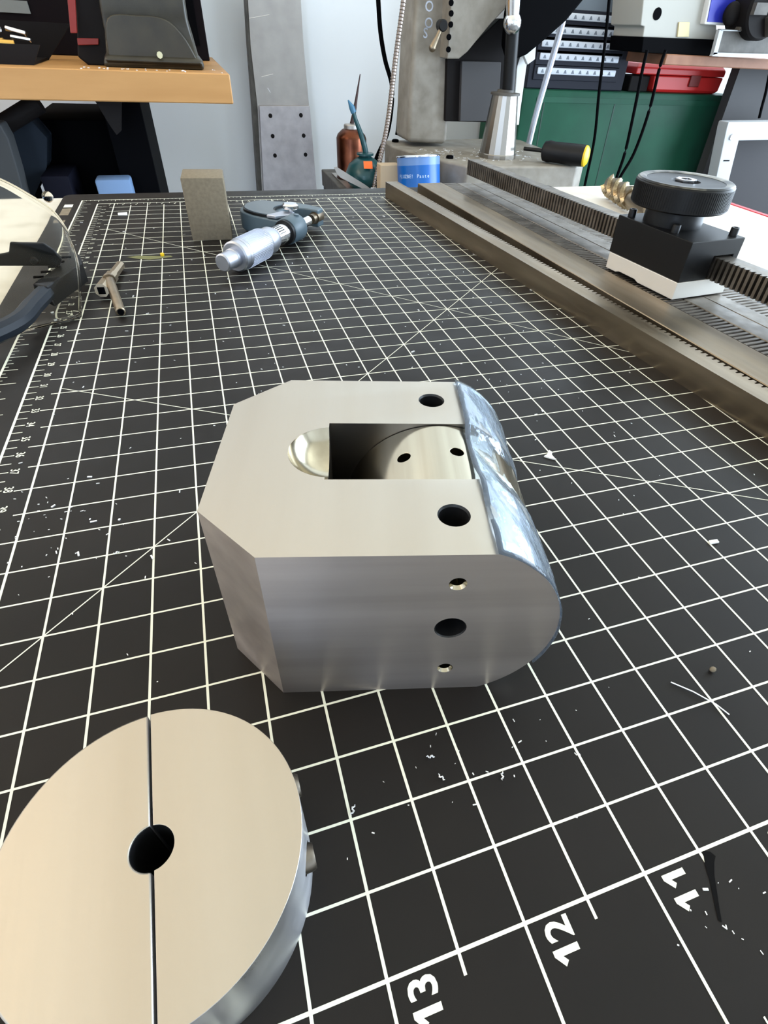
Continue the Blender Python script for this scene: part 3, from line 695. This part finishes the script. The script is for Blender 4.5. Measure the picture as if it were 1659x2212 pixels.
# clamp handle
a = at(956, 55, yc - 2) - D0; b = at(934, 103, yc - 2) - D0
MB().cyl((a.x, a.y - .2, a.z), (a.x, a.y + .5, a.z), .34, n=20, bev=.06).build('clamp_hub', M_blackox, dp)
MB().tube([tuple(a), tuple(a.lerp(b, .5)), tuple(b)], [.12, .17, .25], 12).build('clamp_lever', M_steel, dp)
MB().sphere(tuple(b), .26, u=16, v=10).build('clamp_ball', M_steel, dp)
# feed lever
yl = 43.5
a = at(1107, 50, yl) - D0; b = at(1111, -60, yl) - D0
MB().tube([tuple(a), tuple(a.lerp(b, .5)), tuple(b)], [.42, .48, .5], 18).build('feed_lever', M_chrome, dp)
MB().sphere(tuple(a), .60).build('lever_ball', M_chrome, dp)
# spindle sleeve and chrome cone
yk = 44.6
c = at(1080, 330, yk) - D0
zt_ = at(1098, 196, yk) - D0
tl, trr, bl_, br_ = at(1062, 204, yk), at(1113, 204, yk), at(1040, 343, yk), at(1112, 343, yk)
cxt = (tl.x + trr.x) / 2 - 6; rtop = (trr.x - tl.x) / 2; rbot = (br_.x - bl_.x) / 2; cxb = (bl_.x + br_.x) / 2 - 6
zb_ = BT - SZ; zt2 = tl.z - SZ
MB().lathe([(0, 0), (rbot, 0), (rbot, .25), (rbot * .97, .3), (rtop, zt2 - zb_), (0, zt2 - zb_)], 20, T((cxt + cxb) / 2, yk - 48, zb_), closed=False).build('chrome_cone', M_cone, dp, smooth=12)
MB().lathe([(0, 0), (rtop * 1.12, 0), (rtop * 1.12, .12), (.62, .16), (.6, .3), (0, .3)], 28, T((cxt + cxb) / 2, yk - 48, zt2), closed=False).build('flange', M_castd, dp)
u0 = at(1098, 198, yk) - D0; u1 = at(1108, 60, yk) - D0
MB().cyl((u0.x, u0.y, zt2 + .2), (u1.x, u1.y, u1.z), .46, n=24).build('spindle_sleeve', M_blackox, dp)
for u, v in ((848, 299), (1022, 352)):
    c = at(u, v, 44) ; pass
for x, y in ((-3.0, 3.6), (-1.0, -3.9)):
    MB().lathe([(0, 0), (.3, 0), (.3, .16), (.2, .2), (0, .2)], 6, T(x, y, BT - SZ), closed=False).build('base_bolt', M_black, dp, smooth=0)
# raised lettering on the column
for u, v, ch in ((921, 70, 'S'), (924, 48, 'O'), (925, 12, 'O')):
    c = at(u, v, yc) - D0
    text_mesh(ch, .8, M_satin, dp, T(c.x - .25, yc - 48 - .01, c.z - .3) @ Matrix.Rotation(PI / 2, 4, 'X'), 'cast_letter', .01)
# swarf on the base
sw = MB()
for i in range(110):
    x, y = rnd.uniform(3.2, 12.6), rnd.uniform(43, 48.2)
    sw.box((-.12, -.025, 0), (.12, .025, .03), M=T(x, y, BT + .002) @ RZ(rnd.uniform(0, 6)))
tag(sw.build('base_swarf', M_shav, None, smooth=0), 'silver metal chips scattered over the drill press base', 'swarf', kind='stuff')
# screwdriver on the base
y5 = 42.4
a = at(1172, 330, y5); b = at(1252, 340, y5)
zc = BT + .62
sd = thing('screwdriver', 'black handled screwdriver with yellow end resting on the drill press base', 'screwdriver', (a.x, y5, BT), -.8)
L = (b - a).length * .95
MB().lathe([(0, 0), (.45, 0), (.62, .12), (.7, .5), (.66, .8), (.7, L * .8), (.68, L)], 24, T(0, 0, .72) @ Matrix.Rotation(PI / 2, 4, 'Y'), closed=False).build('handle', M_blackpl, sd)
MB().lathe([(.68, L), (.66, L + .12), (.5, L + .26), (0, L + .32)], 24, T(0, 0, .72) @ Matrix.Rotation(PI / 2, 4, 'Y'), closed=False).build('handle_end', M_yellow, sd)
MB().cyl((-1.5, 0, .7), (0.1, 0, .72), .13, n=12).build('blade', M_blackox, sd)

# cables and conduit by the drill press
def cable(name, label, cat, pix, y, r, mat, n=8, ribs=False):
    P = [at(u, v, y + (k[0] if k else 0)) for u, v, *k in pix]
    P = [Vector(q) for q in spl([tuple(q) for q in P], n)]
    o = MB().tube(P, r, 10).build(name, mat, None)
    if ribs:
        m = MB(); L = 0; nx = 0
        for p, q in zip(P, P[1:]):
            d = q - p; seg = d.length
            while nx < L + seg:
                c = p + d * ((nx - L) / seg); Mx = Matrix.Translation(c) @ d.to_track_quat('Z', 'Y').to_matrix().to_4x4()
                m.lathe([(r * .9, -.05), (r * 1.18, 0), (r * .9, .05)], 10, Mx, closed=False); nx += .17
            L += seg
        tag(m.build('conduit_ribs', mat, o), kind='stuff')
    return tag(o, label, cat)
cable('power_cable', 'black cable hanging left of the ribbed conduit', 'cable', [(814, -60), (817, 0), (822, 70), (832, 130), (846, 182), (846, 230), (836, 290), (812, 345), (800, 400)], 52.5, .17, M_black)
cable('power_cable', 'black cable hanging between the ribbed conduit and the drill press column', 'cable', [(890, -60), (886, 0), (876, 100), (866, 200), (861, 270), (858, 292)], 55, .2, M_black)
cable('flexible_conduit', 'ribbed metal conduit hose hanging beside the drill press', 'conduit', [(878, -60), (872, 0), (854, 130), (838, 260), (822, 340), (808, 402), (806, 440)], 43.8, .16, pm('conduit_metal', (150, 138, 130), .4, 1), ribs=True)
cable('steel_cable', 'bright steel rod slanting in front of the drawer cabinet', 'rod', [(1225, 0), (1212, 60), (1192, 130), (1160, 240), (1142, 312)], 51, .26, M_satin)
cable('power_cable', 'thin black cord hanging in front of the label drawers', 'cable', [(1320, -60), (1316, 0), (1306, 100), (1294, 200), (1284, 300), (1265, 392), (1255, 440)], 48, .12, M_black)
cable('power_cable', 'left black cord of the pair hanging from the cream machine', 'cable', [(1398, 108), (1388, 150), (1370, 240), (1350, 330), (1330, 390), (1318, 440)], 46, .13, M_black)
cable('power_cable', 'right black cord of the pair hanging from the cream machine', 'cable', [(1438, 108), (1424, 150), (1402, 240), (1370, 330), (1336, 390), (1318, 445)], 46.4, .13, M_black)
# white rail right of the press
rl = thing('white_rail', 'slim white upright rail between the drill press and the drawers', 'rail', (0, 0, 0))
slab([(1118, -40), (1145, -40), (1138, 140), (1124, 240), (1121, 270), (1108, 270), (1110, 240), (1118, 130)], 50.4, .6, 'rail_body', M_white, rl)
slab([(1131, 118), (1158, 100), (1156, 128), (1140, 140)], 49.6, .4, 'rail_clip', M_white, rl)

# ================================================================== leaning aluminium plate on the wall
ap = thing('aluminium_plate', 'tall aluminium plate leaning on the white wall between bench and drill press', 'plate', (0, 0, 0))
yA = 59.6
slab([(532, -60), (646, -60), (650, 0), (656, 100), (668, 232), (684, 420), (690, 520), (572, 520), (566, 420), (556, 232), (541, 100), (535, 0)], yA, .35, 'plate_body', M_plate, ap, bevel=.03)
lp = slab([(560, 229), (669, 229), (685, 420), (690, 520), (574, 520), (570, 420)], yA - .4, .4, 'splice_plate', pm('splice_alu', (200, 195, 196), .5, .9, vary=(1.2, .2, .8), rgb2=(172, 166, 168)), ap, bevel=.03)
slab([(528, -60), (532, -60), (535, 0), (541, 100), (556, 232), (566, 420), (572, 520), (562, 520), (558, 420), (546, 232), (536, 100), (530, 0)], yA + .05, 1.5, 'plate_flange', M_castd, ap, bevel=.02)
for u, v in ((584, 250), (650, 249), (589, 294), (656, 293), (594, 336), (660, 334)):
    c = at(u, v, yA - .4)
    MB().cyl((c.x, c.y - .01, c.z), (c.x, c.y + .05, c.z), .17, n=18).build('bolt_hole', M_vised, ap)
for u0, v0, u1, v1 in ((538, 40, 582, 32), (565, 166, 590, 160), (578, 190, 584, 200)):
    a = at(u0, v0, yA - .005); b = at(u1, v1, yA - .005)
    MB().tube([tuple(a), tuple(b)], .02, 5).build('scratch', M_shav, ap)

# ================================================================== left workbench with vise, tray and bins under it
wb = thing('workbench', 'thick golden wood workbench against the wall at upper left', 'workbench', (-40, 40, FZ))
BZ = 2.27
MB().box((-32, 0, .9 - FZ), (29.42, 17.5, BZ - FZ), bev=.05).build('bench_top', M_wood, wb)
MB().box((21.9, 3.5, 0), (24.1, 14.5, .9 - FZ), bev=.04).build('leg_panel', M_black, wb)
MB().box((-28, 3.5, 0), (-26, 14.5, .9 - FZ), bev=.04).build('leg_panel', M_black, wb)
a = at(10, 268, 43.5) - Vector((-40, 40, FZ)); b = at(85, 222, 43.5) - Vector((-40, 40, FZ))
MB().tube([tuple(a), tuple(b)], .5, 14).build('brace', M_vised, wb)
br = at(240, 240, 42) - Vector((-40, 40, FZ))
MB().prism([(br.x - .7, .9 - FZ), (br.x + .75, .9 - FZ), (br.x + .3, br.z - .9), (br.x, br.z - 1.1), (br.x - .25, br.z - .6)], 1.5, 2.2, 'y').build('bracket', M_vised, wb, bevel=.03)
c = at(360, 224, 42.4) - Vector((-40, 40, FZ))
MB().cyl((c.x, c.y, .9 - FZ - .14), (c.x, c.y, .9 - FZ), .2, n=12).build('bolt_head', M_redd, wb)
# vise
vs = thing('bench_vise', 'olive grey cast bench vise standing on the golden workbench', 'vise', (-15, 44, BZ))
V0 = Vector((-15, 44, BZ))
def vpoly(pts, y): return [(x + 15, z - BZ) for x, z in pz(pts, y)]
def rel_sec(zf, x0, x1, y0, y1): return [(x0, y0, zf), (x1, y0, zf), (x1, y1, zf), (x0, y1, zf)]
def vx(u, v, y=42): return at(u, v, y).x + 15
sec_ = [rel_sec(0, vx(222, 142), vx(443, 146), -2, 4), rel_sec(.42, vx(225, 128), vx(438, 128), -1.95, 3.9), rel_sec(.62, vx(228, 118), vx(428, 112), -1.6, 3.6),
        rel_sec(1.5, vx(226, 85), vx(418, 80), -1.15, 3.2), rel_sec(2.2, vx(222, 60), vx(410, 62), -1.3, 3.1), rel_sec(3.55, vx(218, 16), vx(404, 16), -1.3, 3.0), rel_sec(3.9, vx(216, 4), vx(398, 6), -1.1, 2.8), rel_sec(6.5, vx(205, -60), vx(388, -60), -1.1, 2.8)]
MB().loft(sec_).build('fixed_body', M_vise, vs, bevel=.22, smooth=50)
hb = spl([(vx(236, 132), .35), (vx(236, 62), 2.05), (vx(300, 55), 2.25), (vx(360, 60), 2.15), (vx(398, 84), 1.45), (vx(428, 130), .4)], 6)
MB().prism(hb, -1.75, -.9, 'y').build('front_bulge', M_vise, vs, bevel=.25, smooth=50)
MB().prism([(vx(160, 118), .35), (vx(185, 142), .0), (vx(240, 142), 0), (vx(232, 60), 2.1), (vx(220, -60), 6.5), (vx(165, -60), 6.5), (vx(168, 60), 2.2)], -.8, 2.5, 'y').build('moving_jaw', M_vised, vs, bevel=.1)  # jaw stands in shadow; that shadow is put into its near-black colour
c = at(345, 119, 41.95) - V0
MB().cyl((c.x, -2.1, .62), (c.x, -1.7, .62), .16, n=8).build('anchor_bolt', pm('pale_bolt', (190, 190, 160), .5), vs)
rb = thing('red_file', 'dark red bar leaning against the left side of the vise', 'bar', (0, 0, 0))
slab([(140, -60), (158, -60), (166, 72), (152, 72)], 42.6, .4, 'bar_body', M_redd, rb)
rb2 = slab([(166, 82), (213, 83), (213, 97), (168, 98)], 43.0, .18, 'jaw_label', M_redd); rb2.parent = vs; rb2.matrix_parent_inverse = Matrix.Translation(-V0 * S)
# parts tray on the bench
pt = thing('parts_tray', 'black parts tray full of brass bits on the golden workbench', 'tray', (-20.5, 43, BZ))
x0, x1 = at(-120, 110, 41.5).x + 20.5, at(90, 110, 41.5).x + 20.5
MB().prism([(x0, 0), (x1 - .6, 0), (x1, .85), (x0, .85)], -1.5, -1.35, 'y').build('tray_front', M_vised, pt, smooth=0)
MB().box((x0, -1.4, .02), (x1 - .6, 3.5, .12)).build('tray_floor', M_vised, pt, smooth=0)
MB().prism([(x0, 0), (x1 - .6, 0), (x1 + 1.2, 1.7), (x0, 1.7)], 3.5, 3.65, 'y').build('tray_back', M_vised, pt, smooth=0)
for i in range(16):
    x = rnd.uniform(x1 - 4.6, x1 - .9); y = rnd.uniform(-.8, 2.8); a = rnd.uniform(-.5, .5)
    o = MB().cyl((-.55, 0, 0), (.55, 0, 0), rnd.choice((.1, .14, .18)), n=12, bev=.03).build('brass_fitting', M_brass if i % 3 else M_chrome)
    o.location = Vector((-20.5 + x, 43 + y, BZ + rnd.choice((.8, 1.05, 1.3)))) * S; o.rotation_euler = (0, rnd.uniform(-.2, .2), a)
    tag(o, 'short brass rod end heaped in the black parts tray' if i % 3 else 'short bright steel rod end heaped in the black parts tray', 'fitting', 'brass rod ends in the parts tray' if i % 3 else 'steel rod ends in the parts tray')
sw = MB()
for i in range(26):
    x, y = rnd.uniform(-18.5, -10.9), rnd.uniform(40.2, 42.6) if i % 2 else rnd.uniform(40.2, 54)
    if y > 41.6 and x < -11.4: y = rnd.uniform(40.15, 41.5)
    sw.box((-.05, -.02, 0), (.05, .02, .03), M=T(x, y, BZ + .002) @ RZ(rnd.uniform(0, 6)))
tag(sw.build('bench_swarf', M_shav, None, smooth=0), 'pale metal chips along the front of the golden workbench', 'swarf', kind='stuff')
# dark cabinet behind vise
dk = thing('dark_cabinet', 'dark wooden cabinet standing behind the vise on the workbench', 'cabinet', (-16, 55, BZ))
xr = at(452, 122, 52).x + 16; xl = at(-120, 60, 52).x + 16
MB().box((xl, -3, 0), (xr, 2, 16), bev=.05).build('cabinet_body', pm('dark_cabinet_paint', (14, 8, 11), .7, spec=.1), dk)
MB().box((xr - 2.6, -3.1, .8), (xr - .5, -3, 12)).build('cabinet_door', M_black, dk, smooth=0)
c = at(27, 14, 51.8)
MB().box((c.x + 16 - .9, -3.14, c.z - BZ - .3), (c.x + 16 + .9, -3.02, c.z - BZ + .3)).build('label_plate', pm('dim_label', (110, 114, 112), .6), dk, smooth=0)
# under the bench
def floorbox(name, label, cat, u0, u1, vt, y, depth, mat, bodyname):
    x0 = at(u0, vt, y).x; x1 = at(u1, vt, y).x; zt = at((u0 + u1) / 2, vt, y).z
    t = thing(name, label, cat, ((x0 + x1) / 2, y + depth / 2, FZ)); w2 = (x1 - x0) / 2
    MB().box((-w2, -depth / 2, 0), (w2, depth / 2, zt - FZ), bev=.15, seg=2).build(bodyname, mat, t); return t
fb = floorbox('black_bin', 'large black bin standing under the golden workbench', 'bin', 62, 232, 258, 46.5, 9, M_black, 'bin_body')
fb = floorbox('pale_blue_box', 'pale blue box standing before the black bin under the bench', 'box', 203, 280, 388, 41.8, 1.5, M_bluebox, 'box_body')
fb = floorbox('dark_blue_box', 'dark blue box on the floor left of the pale blue box', 'box', 84, 148, 380, 42.0, 4, pm('navy', (12, 13, 24), .7, spec=.1), 'box_body')
gt = thing('grey_tub', 'grey plastic tub with a slanted side under the bench at far left', 'tub', (-22, 42, FZ))
P = [at(-90, 262, 41), at(0, 268, 41), at(18, 300, 41), at(40, 372, 41), at(52, 420, 41)]
pp = [(q.x + 22, q.z - FZ) for q in P] + [(P[-1].x + 22 + .6, 0), (P[0].x + 22, 0)]
MB().prism(pp, -1, .6, 'y').build('tub_body', pm('tub_grey', (58, 60, 62), .7, spec=.2), gt, bevel=.1)
P = [at(20, 290, 43.8), at(62, 262, 43.8), at(96, 300, 43.8), at(96, 360, 43.8), at(70, 420, 43.8)]
gt2 = thing('slate_bucket', 'slate blue bucket between the grey tub and the black bin', 'bucket', (-22, 44, FZ))
pp = [(q.x + 22, q.z - FZ) for q in P] + [(P[-1].x + 22 - .5, 0), (P[0].x + 22, 0)]
MB().prism(pp, 0, 2.2, 'y').build('bucket_body', pm('slate', (26, 34, 44), .7, spec=.2), gt2, bevel=.1)

# ================================================================== right background: green cabinet, drawers, red case, cream machine
yg = 53
gx0 = at(1132, 193, yg).x; gx1 = at(1592, 203, yg).x; gz = at(1360, 199, yg).z
gc = thing('green_cabinet', 'dark green steel machine cabinet standing behind the white table', 'cabinet', ((gx0 + gx1) / 2, yg, FZ))
W2 = (gx1 - gx0) / 2
MB().box((-W2, 0, 0), (W2, 8.5, gz - FZ), bev=.2, seg=2).build('cabinet_body', M_green, gc)
for u in (1162, 1310, 1535):
    x = at(u, 300, yg).x - (gx0 + gx1) / 2
    MB().box((x - .06, -.03, gz - FZ - 14), (x + .06, .02, gz - FZ - .5)).build('panel_seam', pm('green_dark', (16, 56, 42), .5), gc, smooth=0)
MB().box((-W2 + 1.4, -.05, gz - FZ - .9), (W2 - 1.2, .02, gz - FZ - .5)).build('top_lip', M_green, gc, smooth=0)
yd = 53.6
def dxz(u, v): q = at(u, v, yd); return q
dl, dr_ = dxz(1136, 187).x, dxz(1343, 196).x
dz0 = gz
dc = thing('drawer_cabinet', 'charcoal small parts drawer cabinet with white label strips', 'drawer cabinet', ((dl + dr_) / 2, yd, gz))
hw = (dr_ - dl) / 2; top = 11.5
MB().box((-hw, 0, 0), (hw, 6, top), bev=.08).build('cabinet_body', M_drawer, dc)
rowsv = [(1250, 153), (1260, 123), (1275, 96), (1285, 68), (1300, 38)]
M_lab = pm('label_white', (214, 220, 230), .4); M_mark = pm('label_mark', (120, 128, 140), .6)
for u, v in rowsv:
    zc = dxz(u, v + 3).z - gz
    d_ = MB().box((-hw + .5, -.12, zc - .62), (hw - .9, .02, zc + .46), bev=.04).build('drawer', M_drawer, dc)
    MB().box((-hw + .8, -.24, zc - .22), (hw - 1.25, -.1, zc + .24), bev=.07, seg=2).build('label_strip', M_lab, d_)
    mk = MB()
    for i in range(10):
        x = -hw + 1.25 + i * (2 * hw - 2.9) / 9.4
        mk.prism([(x - .16, zc - .12), (x + .16, zc - .12), (x + .05, zc + .12), (x - .05, zc + .12)], -.246, -.238, 'y')
    mk.build('label_print', M_mark, d_, smooth=0)
zt_ = dxz(1300, 12).z - gz
MB().box((-hw + .4, -.06, zt_ - .45), (hw - .05, .02, zt_ + .45)).build('top_panel', M_drawer2, dc, smooth=0)
MB().box((hw - 2.2, -.1, zt_ - .3), (hw - .2, -.05, zt_ + .1)).build('brand_plate', M_lab, dc, smooth=0)
# red case
yr = 53.4
a = at(1372, 140, yr); b = at(1566, 146, yr); zb = gz
rc = thing('red_case', 'red plastic tool case lying on the green cabinet', 'case', ((a.x + b.x) / 2 + .3, yr, gz)); hw = (b.x - a.x) / 2
zm = at(1500, 166, yr).z - gz; zt_ = at(1470, 140, yr).z - gz
MB().loft([rel_sec(0, -hw * .5, hw * .92, .2, 3.4), rel_sec(.25, -hw * .55, hw * .97, 0, 3.6), rel_sec(zm, -hw * .58, hw, 0, 3.6)]).build('case_bottom', M_red, rc, bevel=.12)
MB().loft([rel_sec(zm + .03, -hw, hw, -.05, 3.6), rel_sec(zt_ - .3, -hw, hw, -.05, 3.6), rel_sec(zt_, -hw * .93, hw * .95, .3, 3.3)]).build('case_lid', M_red, rc, bevel=.1)
MB().box((hw * .22, -.16, zm - .75), (hw * .45, .0, zm + .1), bev=.04).build('latch', M_redd, rc)
hbx = thing('black_hardware_box', 'black box with a grey bracket tucked behind the red case end', 'box', (at(1372, 190, 55).x, 54.2, gz))
MB().box((-1.6, -.4, 0), (.5, 2.2, zm - .08), bev=.06).build('box_body', M_vised, hbx)
# brown bench with cream machine
yb = 47.9
bz = at(1553, 122, 48.2).z - .01
b2 = thing('brown_bench', 'brown wooden bench carrying the cream machine at upper right', 'workbench', (at(1440, 120, yb).x, yb, FZ))
zl = at(1600, 148, yb).z
MB().box((0, 0, zl - FZ), (32, 5.4, bz - FZ), bev=.06).build('bench_top', M_brown, b2)
xg = at(1600, 250, yb).x - at(1440, 120, yb).x
MB().box((xg + .4, 2.5, 0), (31, 3.5, zl - FZ)).build('bench_panel', M_greyp, b2, smooth=0)
MB().box((29.5, 3.6, 0), (31.5, 5.2, zl - FZ)).build('leg', M_greyp, b2, smooth=0)
MB().box((29.5, .5, 0), (31.5, 2.2, zl - FZ)).build('leg', M_greyp, b2, smooth=0)
cm = thing('cream_machine', 'cream painted small machine with black base and blue label at upper right', 'machine', (at(1390, 100, 48.2).x, 48.2, bz))
X0 = at(1390, 100, 48.2).x
def cxz(pts, y=48.2): return [(x - X0, z - bz) for x, z in pz(pts, y)]
bb = cxz([(1386, 112), (1390, 80), (1555, 86), (1553, 122)])
bb[0] = (bb[0][0], 0); bb[3] = (bb[3][0], 0)
MB().prism(bb, 0, 4.6, 'y').build('machine_base', M_black, cm, bevel=.05)
MB().prism(cxz([(1392, 81), (1396, 58), (1388, 55), (1400, -60), (1560, -60), (1552, 50), (1556, 88)]), .25, 4.4, 'y').build('machine_body', M_cream, cm, bevel=.08)
MB().prism(cxz([(1516, 53), (1540, -60), (1612, -60), (1594, 0), (1584, 56)]), -.3, .3, 'y').build('control_panel', M_white, cm, bevel=.08)
MB().prism(cxz([(1527, 47), (1548, -60), (1606, -60), (1588, 0), (1577, 50)], 47.9), -.36, -.3, 'y').build('blue_panel', M_blue, cm, smooth=0)
c = at(1424, 30, 48.2); MB().cyl((c.x - X0, .22, c.z - bz), (c.x - X0, .4, c.z - bz), .38, n=24).build('port_hole', M_black, cm)
MB().prism(cxz([(1466, 48), (1489, 48), (1487, 80), (1462, 80)], 48.4), .12, .3, 'y').build('cream_block', pm('cream_tape', (214, 202, 160), .6), cm, bevel=.03)
kn_ = at(1575, 30, 47.6); MB().sphere((kn_.x - X0, -.9, kn_.z - bz), .75, (1, .6, 1)).build('panel_knob', M_vised, cm)
# digital scale / saddle of machine
MB().prism(cxz([(1534, 118), (1550, 62), (1720, 68), (1720, 126)], 47.4), -1.2, -.8, 'y').build('saddle_plate', M_castd, cm, bevel=.03)
for poly in ([(1532, 121), (1536, 113), (1720, 118), (1720, 126)], [(1534, 118), (1548, 64), (1556, 66), (1543, 116)], [(1548, 64), (1552, 66), (1720, 74), (1720, 68)]):
    MB().prism(cxz(poly, 47.1), -1.45, -1.1, 'y').build('saddle_frame', M_greyf, cm, smooth=0)
ch = MB()
c = at(1640, 20, 47)
MB().cyl((c.x - X0, -2.2, c.z - bz), (c.x - X0, .4, c.z - bz), 1.9, n=40, bev=.15).build('chuck', M_vised, cm)
for i in range(3):
    a = i * 2.09 + .5
    MB().box((-.35, -2.6, .4), (.35, -2.2, 1.7), M=T(c.x - X0, 0, c.z - bz) @ Matrix.Rotation(a, 4, 'Y')).build('chuck_jaw', M_castd, cm, smooth=0)
MB().prism(cxz([(1588, 66), (1600, 48), (1626, 50), (1622, 70)], 47.0), -1.6, -1.0, 'y').build('tool_post', M_castd, cm, bevel=.04)
# grey metal frame under the brown bench
gf = thing('grey_metal_frame', 'pale grey steel frame with a bolt below the brown bench', 'frame', (at(1600, 300, 46).x, 46, FZ))
X1 = at(1600, 300, 46).x
def fxz(pts, y=46): return [(x - X1, z - FZ) for x, z in pz(pts, y)]
fp = fxz([(1574, 264), (1760, 262), (1760, 300), (1596, 304), (1576, 384), (1560, 450), (1526, 450), (1548, 380), (1570, 276)])
MB().prism(fp, 0, 1.2, 'y').build('frame_body', M_greyf, gf, bevel=.06)
fxb = fxz([(1560, 450), (1526, 450)])
MB().box((fxb[1][0], 0, 0), (fxb[0][0], 1.2, fxb[0][1] + .05)).build('frame_leg', M_greyf, gf, smooth=0)
c = at(1581, 296, 46); MB().cyl((c.x - X1, -.12, c.z - FZ), (c.x - X1, .02, c.z - FZ), .24, n=14).build('bolt', M_chrome, gf)
sl_ = at(1569, 347, 46); MB().box((sl_.x - X1 - .35, -.02, sl_.z - FZ - .05), (sl_.x - X1 + .35, .03, sl_.z - FZ + .05), M=None).build('slot', M_black, gf, smooth=0)
dp2 = thing('machine_cover', 'dark grey sheet cover standing behind the pale grey frame', 'cover', (at(1640, 350, 48.6).x, 48.6, FZ))
MB().box((-4.2, 0, 0), (8, .5, at(1640, 300, 48.6).z - FZ + .6)).build('cover_sheet', pm('charcoal_panel', (56, 54, 56), .6, spec=.2), dp2, smooth=0)
cable('power_cable', 'dark cable hanging down in front of the grey bench panel at far right', 'cable', [(1662, 160), (1654, 200), (1646, 230), (1640, 255)], 47.6, .12, M_black)

# ------------------------------------------------------------------ pieces that belong to a part hang under that part
def nest(root, child, part):
    ps = [c for c in root.children if c.name.split('.')[0] == part]
    for c in [c for c in root.children if c.name.split('.')[0] == child]:
        if ps: c.parent = ps[0]
for r_, pairs in ((mc, (('knurling', 'thimble'), ('thimble_scale', 'sleeve'), ('grip_rim', 'frame'), ('grip_plate', 'frame'), ('frame_screw', 'frame_hub'), ('lock_knob', 'lock_lever'))),
                  (sl, (('knob_knurl', 'knob'), ('worn_rim', 'knob'), ('knob_bolt', 'knob'), ('cap_screw', 'slide_block'))),
                  (cd, (('clamp_screw', 'half_disc'),)),
                  (gl, (('lens_rim', 'lens'), ('lens_edge', 'lens'), ('vent_slot', 'brow_bar'), ('hinge_screw', 'temple_arm'))),
                  (dp, (('lever_ball', 'feed_lever'), ('clamp_ball', 'clamp_lever'), ('cast_letter', 'column'), ('bolt', 'head_casting'), ('base_bolt', 'base'), ('flange', 'chrome_cone'))),
                  (cm, (('chuck_jaw', 'chuck'), ('port_hole', 'machine_body'), ('blue_panel', 'control_panel'), ('panel_knob', 'control_panel'))),
                  (ap, (('bolt_hole', 'splice_plate'), ('scratch', 'plate_body'))),
                  (rc, (('latch', 'case_lid'),)), (tn, (('printed_letter', 'label_band'), ('tin_lid', 'tin_rim'))), (ot, (('spout_tip', 'spout'), ('price_sticker', 'can_body'))),
                  (tw, (('barrel_socket', 'square_barrel'), ('rod_bore', 'handle_rod'), ('rod_collar', 'handle_rod'))), (vs, (('front_bulge', 'fixed_body'), ('anchor_bolt', 'fixed_body'))),
                  (dk, (('label_plate', 'cabinet_door'),)), (gf, (('slot', 'frame_body'),)), (wb, (('bolt_head', 'bench_top'),))):
    for a_, b_ in pairs: nest(r_, a_, b_)
